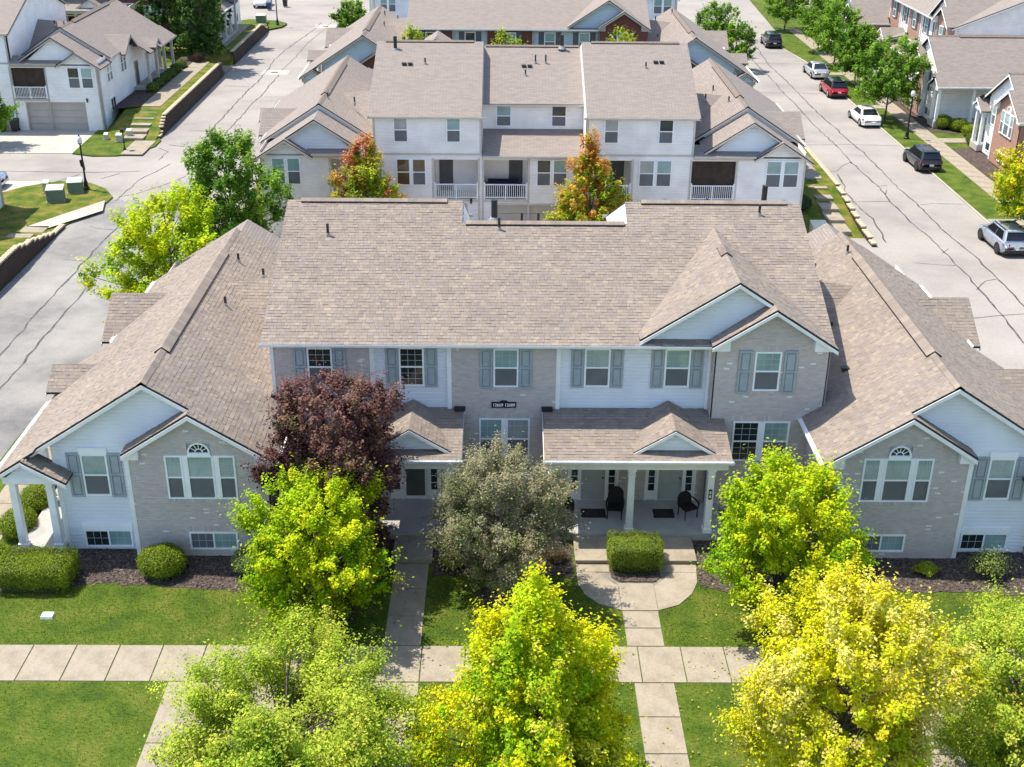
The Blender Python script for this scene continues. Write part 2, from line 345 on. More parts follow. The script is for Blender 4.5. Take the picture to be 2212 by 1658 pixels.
TARS = [
 [(29.8, 120.6), (28.3, 107.5), (28.1, 96.2), (28.2, 88.8), (28.1, 82.0), (28.2, 75.2), (28.1, 69.0), (28.2, 64.0), (28.4, 59.8), (28.3, 55.0), (28.5, 51.0), (28.6, 47.5), (28.4, 44.6), (28.5, 39.2), (28.8, 36.6), (28.8, 33.0), (28.8, 29.1), (28.7, 25.2), (28.6, 22.4), (28.3, 19.1), (28.3, 5)],
 [(30.2, 115.0), (30.0, 105.6), (29.4, 95.4), (29.5, 88.8), (29.6, 80.6), (29.5, 75.2), (29.7, 68.5), (29.8, 63.5), (30.1, 58.4), (30.0, 52.8), (30.0, 48.1), (30.2, 43.5), (30.2, 37.9), (30.5, 33.0), (30.5, 29.9), (30.5, 27.0), (30.4, 24.3), (30.3, 5)],
 [(26.0, 60.8), (30, 60.9), (34.0, 60.7)], [(25.5, 44.6), (28.4, 44.7)], [(30.4, 43.9), (31.5, 44.3), (33.7, 44.1)], [(25.7, 81.2), (28.2, 81.1)], [(29.9, 80.9), (31.5, 80.7)], [(26.9, 96.2), (28.9, 96.1), (33, 96)],
 [(25.8, 52.5), (26.5, 52.7), (27.1, 54.1), (28.4, 55.5)], [(26.3, 51.8), (26.1, 49.3), (25.7, 46.8), (25.7, 44.5), (26.0, 40.6), (25.7, 37.2), (25.5, 35.5)],
 [(26.6, 22.4), (28.1, 22.8), (30.0, 23.2)], [(26.2, 31.6), (28.7, 31.2)], [(28.6, 27), (29.6, 28.5), (30.4, 28.8)], [(28.6, 33.4), (29.3, 34.4)], [(28.5, 46.5), (29.0, 47.7)], [(28.4, 48.5), (29.4, 48.9)],
 [(-23.5, 120.9), (-23.8, 114.6), (-24.5, 108.1), (-25.1, 101.6), (-25.4, 96.1), (-25.1, 90.1), (-25.1, 85.4), (-25.4, 79.8), (-25.4, 75.0), (-25.5, 70.9), (-25.5, 65.8), (-25.4, 61.4), (-25.9, 56)],
 [(-22.2, 121.6), (-22.5, 115.2), (-23.2, 106.0), (-23.3, 97.2), (-23.6, 90.6)],
 [(-23.5, 88.0), (-23.6, 82.6), (-23.6, 78.0), (-23.9, 74.4), (-23.9, 69.6), (-24.0, 65.2), (-24.0, 61.7), (-24.3, 55)],
 [(-26.4, 53.5), (-27.6, 49.0), (-27.8, 46.3), (-27.9, 44.4), (-27.9, 43.6)],
 [(-26.1, 41.5), (-26.1, 38.3), (-26.2, 36.8), (-26.2, 33.8), (-26.2, 31.1), (-26.2, 28.5), (-26.2, 26.0), (-26.2, 24.5), (-26.3, 22.3), (-26.2, 18.6), (-26.2, 12.6)],
 [(-24.6, 42), (-24.8, 36), (-24.8, 30.3), (-24.7, 28.1), (-24.7, 26.3), (-24.6, 24.6), (-24.7, 21.9), (-24.7, 19.3), (-24.7, 15.9), (-24.7, 10)],
 [(-27.6, 31.3), (-26.3, 31.1)], [(-28.0, 37.9), (-27.1, 37.5), (-26.2, 37.2)], [(-38.9, 51.2), (-35.4, 51.1), (-34.4, 51.0), (-31.3, 51.0), (-28.2, 51.4)],
 [(-27.9, 59.4), (-26.7, 58.9), (-25.2, 59.2)], [(-28.4, 58.4), (-27.5, 57.2), (-27.6, 54.6)], [(-28.2, 82.5), (-26.7, 82.3), (-25.1, 82.2)], [(-23.1, 97.2), (-21.2, 97.3)], [(-23.2, 77.6), (-21.2, 77.7)], [(-27.4, 64.1), (-25.8, 64.1)],
 [(-33.9, 48.3), (-32.6, 50.4)], [(-30.6, 49.3), (-29.6, 50.8)], [(-27.9, 44.6), (-27.0, 45.4), (-25.5, 47.5), (-24.4, 50)],
]
def ribbon(name, pts, w, z, parent):
    mb = MB(); fine = []
    rr = random.Random(hash(tuple(pts)) & 0xffff)
    for i in range(len(pts)-1):
        a, b = pts[i], pts[i+1]; L = math.hypot(b[0]-a[0], b[1]-a[1]); n = max(1, int(L/0.7))
        for k in range(n): t = k/n; fine.append((a[0]+(b[0]-a[0])*t+rr.gauss(0, 0.045), a[1]+(b[1]-a[1])*t+rr.gauss(0, 0.045)))
    fine.append(pts[-1]); prev = None
    for i, p in enumerate(fine):
        q = fine[min(i+1, len(fine)-1)]; o = fine[max(i-1, 0)]
        d = Vector((q[0]-o[0], q[1]-o[1])); d = d.normalized() if d.length > 0 else Vector((1, 0)); nn = Vector((-d.y, d.x))*(w*rr.uniform(0.25, 0.75))
        cur = ((p[0]-nn.x, p[1]-nn.y, z), (p[0]+nn.x, p[1]+nn.y, z))
        if prev: mb.face([prev[0], cur[0], cur[1], prev[1]])
        prev = cur
    o = mb.build(name, TAR); o.parent = parent; return o
rs = bpy.data.objects['right_street']; ls = bpy.data.objects['left_street']; lf = bpy.data.objects['left_street_far']
for t in TARS:
    par = rs if t[0][0] > 0 else (ls if max(p[1] for p in t) < 44 else lf)
    ribbon('tar_seam', t, 0.095 if len(t) > 5 else 0.065, -1.392, par)
# drain patches
for (x, y, par) in ((-24.2, 89.3, lf), (-22.6, 118, lf)):
    mb = MB(); mb.box(x-1.3, x+1.5, y-1.2, y+1.2, -1.41, -1.394); p = mb.build('concrete_patch', CONCW, par)
    mb = MB(); mb.box(x-0.35, x+0.35, y-0.25, y+0.25, -1.40, -1.388); mb.build('drain_grate', BLACK, par)

# ---- paved walks made of separate slabs
JOINT = pm('slab_joint', (0.24, 0.215, 0.18), 0.95, 0.2, 3)
def slab_mesh(dx, dy, h=0.05):
    mb = MB(); b = 0.012
    mb.hexa([(0, 0, 0), (dx, 0, 0), (dx, dy, 0), (0, dy, 0), (b, b, h), (dx-b, b, h), (dx-b, dy-b, h), (b, dy-b, h)])
    me = bpy.data.meshes.new('slab'); me.from_pydata(mb.v, [], mb.f); me.materials.append(CONC); return me
def walk(name, x0, x1, y0, y1, pitch, axis, z=0.0, hf=None, gap=0.018):
    root = sheet(name, [(x0, y0), (x1, y0), (x1, y1), (x0, y1)], z-0.02 if hf is None else -1.55, JOINT)
    L = (x1-x0) if axis == 'x' else (y1-y0); n = max(1, round(L/pitch)); p = L/n
    me = slab_mesh(p-gap if axis == 'x' else x1-x0, y1-y0 if axis == 'x' else p-gap)
    for i in range(n):
        o = bpy.data.objects.new('slab', me); COL.objects.link(o); o.parent = root
        x = x0+i*p+gap/2 if axis == 'x' else x0; y = y0 if axis == 'x' else y0+i*p+gap/2
        zz = z if hf is None else hf(x, y+p/2)
        o.location = (x, y, zz-0.02+random.uniform(-0.003, 0.003))
    return root
walk('front_sidewalk', -20.85, 24.2, -10.95, -9.15, 1.405, 'x', 0.0)
walk('left_entry_walk', -3.83, -2.60, -9.13, -4.35, 1.58, 'y', 0.0)
walk('right_entry_walk', 4.17, 5.40, -9.13, -7.2, 1.0, 'y', 0.0)
walk('curb_walk', 4.22, 5.48, -22, -10.97, 1.6, 'y', 0.0)
walk('far_right_curb_walk', 12.1, 13.5, -22, -10.97, 1.6, 'y', 0.0)
walk('parking_pad', -10.4, -2.55, -22, -10.97, 2.8, 'y', 0.0)
walk('side_walk_left', -19.9, -18.6, -9.13, 5.5, 1.5, 'y', 0.0)
walk('right_sidewalk', 36.2, 37.7, 30, 118, 1.5, 'y', -1.27)
for y in (39.6, 58.9, 74.6, 90): walk('curb_crossing', 33.92, 36.18, y-0.7, y+0.7, 1.1, 'x', -1.275)
walk('entry_path', 37.72, 40.4, 61.3, 62.8, 1.2, 'x', -1.27)
walk('middle_side_walk', 22.3, 23.5, 47.5, 60, 1.5, 'y', 0.0)
walk('left_house_walk', -32.2, -30.5, 68.6, 87.4, 1.5, 'y', 0.0)
walk('evergreen_walk', -32.4, -30.6, 94.6, 110, 1.5, 'y', 0.0)
walk('left_house_path', -33.6, -29.2, 88.6, 92.4, 2.2, 'x', -1.33)
walk('left_near_walk', -32.4, -30.8, 10, 27, 1.5, 'y', 0.02)
walk('alley_walk', -31.0, -29.2, 55.8, 60.2, 2.2, 'y', -1.28)
# stepped walks: each step a slab on the slope
def steps(name, x0, x1, y0, y1, z0, z1, n, kindx=0.0):
    root = sheet(name, [(x0, y0), (x1, y0), (x1, y1), (x0, y1)], -1.52, JOINT)
    d = (y1-y0)/n
    for i in range(n):
        z = z0+(z1-z0)*(i+1)/n
        mb = MB(); sx = kindx*i
        mb.box(x0+sx, x1+sx, y0+i*d, y1 if i == n-1 else y0+(i+1)*d+0.1, z-0.5, z); mb.build('step', CONC, root)
    return root
steps('left_house_steps', -32.0, -30.3, 60.2, 68.6, -1.28, 0.03, 6, -0.04)
steps('middle_side_steps', 22.3, 23.5, 36.8, 47.5, -1.3, 0.03, 6)
steps('left_near_steps', -32.4, -30.8, 27, 37.3, 0.02, -1.2, 4, 0.1)
sheet('alley_crossing_walk', [(-32.0, 37.2), (-30.4, 37.0), (-27.95, 40.8), (-28.5, 43.2)], -1.2, CONCW)
sheet('garage_apron', [(-46, 56.4), (-35.0, 56.4), (-35.2, 64.2), (-46, 64.2)], -1.37, CONCW)
sheet('near_apron', [(-46, 41), (-37.4, 41), (-36.0, 46.6), (-34, 48.4), (-46, 48.6)], -1.37, CONCW)

# half-round plaza by the right porch
PLZ = [(2.72, -4.24), (2.74, -5.6), (2.95, -6.25), (3.4, -6.8), (4.17, -7.17), (5.40, -7.17), (6.15, -6.85), (6.7, -6.2), (6.98, -5.5), (7.1, -4.24)]
pz = sheet('entry_plaza_bed', PLZ, 0.004, JOINT)
def plz_piece(conv):
    p = clip_poly(PLZ, conv)
    if len(p) >= 3:
        mb = MB(); mb.face([(x, y, 0.03) for x, y in p])
        for i in range(len(p)): a = p[i]; b = p[(i+1) % len(p)]; mb.face([(*a, 0), (*b, 0), (*b, 0.03), (*a, 0.03)])
        mb.build('slab', CONC, pz)
g = 0.012
for cv in ([(2, -8), (4.15, -8), (4.15, -5.75), (3.4, -4.9), (3.4, -4.9), (2, -4.9)], [(2, -4.88), (3.92, -4.88), (3.92, -4), (2, -4)],
           [(4.17, -8), (5.40, -8), (5.40, -5.6), (4.17, -5.6)], [(5.42, -8), (8, -8), (8, -4.9), (6.2, -4.9), (5.42, -5.75)], [(5.72, -4.88), (8, -4.88), (8, -4), (5.72, -4)]):
    plz_piece(cv)

# ---- mulch beds with uneven edges
def wob(pts, amp=0.07, seed=1):
    r = random.Random(seed); out = []
    for i in range(len(pts)):
        a, b = pts[i], pts[(i+1) % len(pts)]; n = max(1, int(math.hypot(b[0]-a[0], b[1]-a[1])/0.35))
        for k in range(n): t = k/n; out.append((a[0]+(b[0]-a[0])*t+r.gauss(0, amp), a[1]+(b[1]-a[1])*t+r.gauss(0, amp)))
    return out
BEDS = {
 'left_mulch_bed': [(-19.4, -3.3), (-19.4, -6.5), (-17.2, -6.3), (-15.9, -5.9), (-14.0, -5.75), (-11.9, -5.8), (-9.7, -6.05), (-7.7, -6.4), (-6.4, -6.9), (-5.2, -6.6), (-4.4, -5.6), (-3.95, -5.0), (-3.95, -2.6), (-8.0, -0.2), (-10, -3.5)],
 'middle_mulch_bed': [(-2.45, -2.7), (-2.45, -5.3), (-1.2, -5.0), (-0.3, -5.6), (0.8, -5.6), (1.5, -5.0), (2.6, -5.3), (2.6, -2.6), (0, -0.2)],
 'right_mulch_bed': [(7.15, -2.6), (7.15, -4.4), (7.05, -5.7), (8.2, -6.2), (10, -6.6), (13.4, -6.05), (16.6, -6.0), (18.6, -6.3), (23.5, -6.2), (23.5, -3.5), (12, -3.5), (11.5, -0.3)],
 'hedge_mulch_island': [(3.94, -3.9), (3.94, -5.2), (4.2, -5.5), (5.45, -5.5), (5.7, -5.2), (5.7, -3.9)],
 'maple_mulch_ring': [(-6.9, -8.1), (-6.2, -8.5), (-5.4, -8.4), (-4.9, -7.8), (-5.1, -7.0), (-6, -6.7), (-6.9, -7.1)],
 'olive_mulch_ring': [(-0.8, -6.3), (-0.4, -6.9), (0.4, -7.0), (0.9, -6.4), (0.6, -5.4), (-0.4, -5.4)],
}
chips = MB(); cr = random.Random(3)
def inside(p, poly):
    c = False; x, y = p
    for i in range(len(poly)):
        a, b = poly[i], poly[i-1]
        if (a[1] > y) != (b[1] > y) and x < (b[0]-a[0])*(y-a[1])/(b[1]-a[1])+a[0]: c = not c
    return c
for i, (k, pts) in enumerate(BEDS.items()):
    isl = k == 'hedge_mulch_island'
    sheet(k, wob(pts, 0.0 if isl else 0.06, i), 0.05 if isl else 0.012+0.003*i, MULCH)
    xs = [p[0] for p in pts]; ys = [p[1] for p in pts]; zc = 0.055 if isl else 0.03
    n = int((max(xs)-min(xs))*(max(ys)-min(ys))*90)
    for _ in range(n):
        x = cr.uniform(min(xs), max(xs)); y = cr.uniform(min(ys), max(ys))
        if not inside((x, y), pts): continue
        a = cr.uniform(0, 6.28); L = cr.uniform(0.02, 0.06); w = cr.uniform(0.008, 0.02); dx, dy = math.cos(a), math.sin(a); t = cr.uniform(-0.02, 0.02)
        v = cr.choice((0.05, 0.09, 0.12, 0.17, 0.24)); c = (v, v*0.80, v*0.70)
        chips.face([(x-dx*L-dy*w, y-dy*L+dx*w, zc-t), (x+dx*L-dy*w, y+dy*L+dx*w, zc+t), (x+dx*L+dy*w, y+dy*L-dx*w, zc+t+0.012), (x-dx*L+dy*w, y-dy*L-dx*w, zc-t+0.012)], 0, c)
tag(chips.build('mulch_chips', CHIP, col=True), 'loose brown wood chips strewn over the mulch beds', 'mulch', kind='stuff')
sheet('right_house_bed', [(37.8, 50), (37.8, 59.6), (40.3, 59.6), (40.3, 50)], -1.275, MULCH)
sheet('right_far_bed', [(37.8, 65), (37.8, 88), (40.0, 88), (40.0, 66.5), (42, 65.5), (42, 64)], -1.276, MULCH)
sheet('left_house_bed', [(-34.6, 66), (-32.3, 67), (-32.3, 90), (-34.0, 90)], 0.03, MULCH)

# ---- grass blades over the lawns near the camera
def blades():
    n = 90000; rg = np.random.default_rng(5)
    x = rg.uniform(-20, 24, n); y = np.where(rg.random(n) < 0.5, rg.uniform(-9.12, -5.0, n), rg.uniform(-18, -10.98, n))
    keep = np.ones(n, bool)
    rects = [(-3.87, -2.55, -9.2, -4), (4.1, 5.45, -9.2, -7), (4.15, 5.55, -22, -10.9), (12.0, 13.6, -22, -10.9), (-10.45, -2.5, -22, -10.9), (-20, -18.55, -9.2, 6)]
    for a, b, c, d in rects: keep &= ~((x > a) & (x < b) & (y > c) & (y < d))
    polys = list(BEDS.values())+[PLZ]
    for pl in polys:
        c = np.zeros(n, bool)
        for i in range(len(pl)):
            (ax, ay), (bx, by) = pl[i], pl[i-1]
            cond = (ay > y) != (by > y)
            c ^= cond & (x < (bx-ax)*(y-ay)/((by-ay) if by != ay else 1e-9)+ax)
        keep &= ~c
    x = x[keep]; y = y[keep]; n = len(x)
    h = rg.uniform(0.03, 0.075, n); w = rg.uniform(0.008, 0.016, n); a = rg.uniform(0, 2*np.pi, n); lean = rg.normal(0, 0.03, (n, 2))
    v = np.zeros((n, 3, 3), np.float32)
    v[:, 0, 0] = x-np.cos(a)*w; v[:, 0, 1] = y-np.sin(a)*w
    v[:, 1, 0] = x+np.cos(a)*w; v[:, 1, 1] = y+np.sin(a)*w
    v[:, 2, 0] = x+lean[:, 0]; v[:, 2, 1] = y+lean[:, 1]; v[:, 2, 2] = h
    me = bpy.data.meshes.new('grass_blades'); me.vertices.add(3*n); me.vertices.foreach_set('co', v.ravel())
    me.loops.add(3*n); me.loops.foreach_set('vertex_index', np.arange(3*n, dtype=np.int32)); me.polygons.add(n)
    me.polygons.foreach_set('loop_start', np.arange(0, 3*n, 3, dtype=np.int32)); me.polygons.foreach_set('loop_total', np.full(n, 3, np.int32))
    at = me.attributes.new('Col', 'FLOAT_COLOR', 'FACE')
    m = rg.random(n)[:, None]; st = (rg.random(n) < 0.13)[:, None]
    c = np.where(st, np.array([[0.48, 0.43, 0.14]]), np.array([[0.095, 0.17, 0.012]])*(1-m)+np.array([[0.20, 0.265, 0.03]])*m)
    at.data.foreach_set('color', np.hstack([c, np.ones((n, 1))]).astype(np.float32).ravel())
    me.materials.append(BLADE); me.update(calc_edges=True)
    o = bpy.data.objects.new('grass', me); COL.objects.link(o); tag(o, 'short mown green grass of the front lawns', 'grass', kind='stuff')
blades()

# ---- stacked block retaining walls
def block_mesh(l, d, h, mat):
    mb = MB(); b = 0.02
    mb.hexa([(0, 0, 0), (l, 0, 0), (l, d, 0), (0, d, 0), (b, b*0.4, h), (l-b, b*0.4, h), (l-b, d, h), (b, d, h)])
    me = bpy.data.meshes.new('block'); me.from_pydata(mb.v, [], mb.f); me.materials.append(mat); return me
def retaining(name, label, x, y0, y1, zb, ztop, face=1, cap=True, lean=0.02):
    """wall along Y at x; face=+1 shows its blocks towards +X; ztop(y) height"""
    t = thing(name, label, 'retaining wall', (x, y0, zb), 0)
    L = 0.42; H = 0.165; me = block_mesh(L-0.015, 0.3, H-0.01, BLOCK); mc = block_mesh(L-0.015, 0.36, 0.1, CAPB)
    rr = random.Random(int(y0*10)); n = int((y1-y0)/L)
    for i in range(n):
        top = ztop(y0+(i+0.5)*L)-zb; k = int(max(1, round((top-0.1)/H)))
        for j in range(k):
            o = bpy.data.objects.new('block', me); COL.objects.link(o); o.parent = t
            off = (L/2 if j % 2 else 0)
            o.rotation_euler = (0, 0, -math.pi/2*face)
            o.location = (face*(-lean*j+rr.uniform(-0.015, 0.015)), i*L+off+(L if face > 0 else 0), j*H)
            o.rotation_euler = (0, 0, (-math.pi/2 if face < 0 else math.pi/2))
            o.location = (face*(-lean*j+rr.uniform(-0.012, 0.012)), i*L+off+(0 if face > 0 else L), j*H)
        if cap:
            o = bpy.data.objects.new('cap_stone', mc); COL.objects.link(o); o.parent = t
            o.rotation_euler = (0, 0, (-math.pi/2 if face < 0 else math.pi/2))
            o.location = (face*(-lean*k+0.03+rr.uniform(-0.01, 0.01)), i*L+(0 if face > 0 else L), k*H)
    return t
retaining('retaining_wall', 'dark block retaining wall along the street beside the white house with garage', -29.15, 61.3, 87.5, -1.4, lambda y: -1.4+1.5*sm((y-60.6)/4.5))
retaining('retaining_wall', 'farther block retaining wall past the path, in front of the tall evergreens', -29.15, 93.4, 114, -1.4, lambda y: 0.06-1.1*sm((y-110)/5))
retaining('retaining_wall', 'dark block retaining wall at the left edge near the green utility boxes', -29.55, 12, 37.8, -1.4, lambda y: 0.08-1.25*sm((y-28)/9.5))
retaining('retaining_wall', 'yellowish capped block wall beside the street right of the middle building', 24.62, 34.6, 60, -1.4, lambda y: -1.15+1.2*sm((y-33)/14), face=1)

# ---- concrete kerb along the right street
def kerb(name, pts, z, w=0.16, h=0.13):
    root = bpy.data.objects['right_verge']
    for i in range(len(pts)-1):
        a, b = pts[i], pts[i+1]; L = math.hypot(b[0]-a[0], b[1]-a[1]); n = max(1, int(L/3.0))
        for k in range(n):
            t0, t1 = k/n, (k+1)/n-0.012/max(L/n, 0.1)/n
            m = MB(); m.beam((a[0]+(b[0]-a[0])*t0, a[1]+(b[1]-a[1])*t0, z), (a[0]+(b[0]-a[0])*t1, a[1]+(b[1]-a[1])*t1, z), w, h); m.build(name, CONCW, root)
kerb('kerb_stone', [(33.83, 20), (33.83, 97), (32.98, 104), (32.58, 110), (34.5, 116)], -1.288, 0.12)
# ---- a few fallen leaves
fl_ = MB(); fr = random.Random(12)
jit_ = lambda r, c: tuple(v*r.uniform(0.8, 1.2) for v in c)
for (cx, cy, n, r, cols) in ((-6, -8.5, 150, 3.0, ((0.5, 0.5, 0.05), (0.4, 0.3, 0.06))), (0.5, -13, 190, 4.0, ((0.6, 0.5, 0.04), (0.45, 0.32, 0.06))), (8.8, -13.5, 260, 4.5, ((0.65, 0.52, 0.06), (0.45, 0.30, 0.07))), (9.4, -9.0, 130, 3.0, ((0.5, 0.5, 0.05), (0.35, 0.28, 0.06))), (-6, -13, 150, 4.5, ((0.45, 0.45, 0.07), (0.35, 0.27, 0.08))), (-4.5, -6, 90, 3.0, ((0.2, 0.08, 0.07), (0.3, 0.18, 0.1)))):
    for _ in range(n):
        a = fr.uniform(0, 6.28); q = r*fr.random()**0.6; x, y = cx+q*math.cos(a), cy+q*math.sin(a)
        if y > -4.6: continue
        s = fr.uniform(0.025, 0.055); t = fr.uniform(0, 6.28); c, d = s*math.cos(t), s*math.sin(t); z = 0.055
        fl_.face([(x-c, y-d, z), (x+d*0.6, y-c*0.6, z+0.012), (x+c, y+d, z+0.004), (x-d*0.6, y+c*0.6, z+0.014)], 0, jit_(fr, fr.choice(cols)))
tag(fl_.build('fallen_leaves', CHIP, col=True), 'fallen leaves scattered below the front trees', 'leaves', kind='stuff')

# ================================================================== BUILDINGS
BRC = [(0.585, 0.525, 0.495), (0.605, 0.545, 0.515), (0.56, 0.505, 0.48), (0.62, 0.56, 0.53), (0.545, 0.49, 0.47), (0.60, 0.53, 0.49), (0.585, 0.53, 0.505)]
SHC = [(0.259, 0.215, 0.179), (0.274, 0.227, 0.19), (0.289, 0.238, 0.197), (0.245, 0.203, 0.175), (0.309, 0.256, 0.208), (0.266, 0.222, 0.19), (0.279, 0.228, 0.19), (0.255, 0.216, 0.2)]
def jit(c, r, a=0.08): k = 1+r.uniform(-a, a); return (c[0]*k, c[1]*k, c[2]*k)

def tri_wall(mb, fn, pts, mi=0): mb.face([fn(a, z, 0) for a, z in pts], mi)

def siding(wall, fn, pts, mat, holes=(), expo=0.15, single=True, d0=0.004, d1=0.036):
    zs = [p[1] for p in pts]; z0, z1 = min(zs), max(zs); n = int(math.ceil((z1-z0)/expo)); mbj = MB()
    for i in range(n):
        a, b = z0+i*expo, min(z1, z0+(i+1)*expo)
        st = clip(clip(list(pts), 0, 1, b), 0, -1, -a)
        if len(st) < 3 or parea(st) < 1e-3: continue
        pieces = [st]
        for (h0, h1, hz0, hz1) in holes:
            if hz0 < (a+b)/2 < hz1:
                new = []
                for s in pieces:
                    for q in (clip(s, 1, 0, h0), clip(s, -1, 0, -h1)):
                        if len(q) >= 3 and parea(q) > 1e-3: new.append(q)
                pieces = new
        for s in pieces:
            mb = MB() if single else mbj
            zk = a+expo*0.72   # dutch lap: flat face, then the top rolls back into the groove
            dd = lambda z: d1 if z <= zk else d1+(d0-d1)*(z-zk)/(expo-expo*0.72)
            for t in (clip(s, 0, 1, zk), clip(s, 0, -1, -zk)):
                if len(t) >= 3 and parea(t) > 1e-5: mb.face([fn(x, z, dd(z)) for x, z in t])
            lo = [p for p in s if p[1] < a+1e-4]
            if len(lo) >= 2:
                xa, xb = min(p[0] for p in lo), max(p[0] for p in lo)
                mb.face([fn(xa, a, d1), fn(xb, a, d1), fn(xb, a, 0), fn(xa, a, 0)])
            if single: mb.build('siding_board', mat, wall)
    if not single and mbj.f: tag(mbj.build('siding_boards', mat, wall), kind='stuff')

def holed(q, holes, zm):
    parts = [q]
    for (h0, h1, hz0, hz1) in holes:
        if hz0 < zm < hz1:
            new = []
            for s in parts:
                for t in (clip(s, 1, 0, h0), clip(s, -1, 0, -h1)):
                    if len(t) >= 3 and parea(t) > 2e-4: new.append(t)
            parts = new
    return parts
def bricks(wall, fn, pts, holes=(), bl=0.205, bh=0.072, g=0.011, depth=0.075, seed=1):
    r = random.Random(seed); mb = MB()
    xs = [p[0] for p in pts]; zs = [p[1] for p in pts]
    n = int((max(zs)-min(zs))/bh)+1
    for j in range(n):
        a = min(zs)+j*bh; b = a+bh-g; x = min(xs)-(bl/2 if j % 2 else 0)
        while x < max(xs):
            q = clip_poly([(x, a), (x+bl-g, a), (x+bl-g, b), (x, b)], pts)
            x += bl
            if len(q) < 3 or parea(q) < 5e-4: continue
            parts = holed(q, holes, (a+b)/2)
            mq = clip_poly([(x-bl, a-g), (x, a-g), (x, b), (x-bl, b)], pts)
            for s in (holed(mq, holes, (a+b)/2) if len(mq) >= 3 else []): mb.face([fn(p[0], p[1], depth-0.009) for p in s], 0, (0.64, 0.60, 0.585))
            c = jit(r.choice(BRC), r, 0.05)
            if r.random() < 0.016: c = (0.86, 0.85, 0.84)
            for s in parts:
                d = depth+r.uniform(-0.003, 0.003)
                mb.face([fn(p[0], p[1], d) for p in s], 0, c)
                for i in range(len(s)):
                    p, t = s[i], s[(i+1) % len(s)]
                    mb.face([fn(p[0], p[1], d-0.012), fn(t[0], t[1], d-0.012), fn(t[0], t[1], d), fn(p[0], p[1], d)], 0, c)
    tag(mb.build('bricks', BRICK, wall, col=True), kind='stuff')

def soldier(wall, fn, a0, a1, z, h=0.2, depth=0.082, seed=3):
    r = random.Random(seed); mb = MB(); x = a0
    while x < a1-0.03:
        c = jit(r.choice(BRC), r, 0.1); mb.fbox(fn, x, x+0.066, z, z+h, 0.03, depth+r.uniform(-0.002, 0.002), 0, c); x += 0.077
    tag(mb.build('soldier_course', BRICK, wall, col=True), kind='stuff')

def window(bld, fn, a0, a1, z0, z1, up=None, lo=None, d=0.105, grid=True, sill=None, head=False, style='dh', trim=TRIM):
    """double-hung sash in a vinyl frame; sub-parts are panes and muntin bars"""
    mb = MB(); t = 0.065
    mb.fbox(fn, a0, a0+t, z0, z1, 0.0, d); mb.fbox(fn, a1-t, a1, z0, z1, 0.0, d)
    mb.fbox(fn, a0+t, a1-t, z0, z0+t, 0.0, d); mb.fbox(fn, a0+t, a1-t, z1-t, z1, 0.0, d)
    zm = (z0+z1)/2; am = (a0+a1)/2
    if style == 'dh': mb.fbox(fn, a0+t, a1-t, zm-0.03, zm+0.03, 0.0, d-0.012)
    else: mb.fbox(fn, am-0.03, am+0.03, z0+t, z1-t, 0.0, d-0.012)
    if head: mb.fbox(fn, a0-0.03, a1+0.03, z1+0.002, z1+head, 0.0, d+0.01)
    if sill: mb.fbox(fn, a0-0.06, a1+0.06, z0-0.06, z0-0.002, 0.0, d+0.05)
    w = mb.build('window', trim, bld)
    up = up or PANE_B; lo = lo or PANE_S
    cells = ((a0+t, a1-t, zm+0.03, z1-t, up), (a0+t, a1-t, z0+t, zm-0.03, lo)) if style == 'dh' else ((a0+t, am-0.03, z0+t, z1-t, lo), (am+0.03, a1-t, z0+t, z1-t, up))
    for k, (x0, x1, y0, y1, m) in enumerate(cells):
        mb = MB(); e = d-(0.032 if k == 0 else 0.04); mb.fbox(fn, x0, x1, y0, y1, 0.002, e); mb.build('pane', m, w)
        if grid and (k == 0 and m is not PANE_S or m is PANE_D or style != 'dh'):
            mb = MB(); nx = 3; ny = 3 if style == 'dh' else 2
            for i in range(1, nx): x = x0+(x1-x0)*i/nx; mb.fbox(fn, x-0.008, x+0.008, y0, y1, e, e+0.006)
            for i in range(1, ny): y = y0+(y1-y0)*i/ny; mb.fbox(fn, x0, x1, y-0.008, y+0.008, e+0.0005, e+0.0062)
            mb.build('muntin', GRIDM, w)
    return w
GRIDM = pm('muntin_bar', (0.46, 0.50, 0.49), 0.5, 0.05, 3)

def shutter(bld, fn, a0, a1, z0, z1, mat):
    zm = z0+(z1-z0)*0.52; d = 0.05
    mb = MB(); mb.fbox(fn, a0, a1, z0, z1, 0.0, 0.012)
    for (b, c) in ((z0, z0+0.085), (zm-0.04, zm+0.04), (z1-0.085, z1)): mb.fbox(fn, a0+0.075, a1-0.075, b, c, 0.0, d)
    for (b, c) in ((a0, a0+0.075), (a1-0.075, a1)): mb.fbox(fn, b, c, z0, z1, 0.0, d)
    for (b, c) in ((z0+0.125, zm-0.08), (zm+0.08, z1-0.125)): mb.fbox(fn, a0+0.115, a1-0.115, b, c, 0.0, d-0.006)
    return mb.build('shutter', mat, bld)

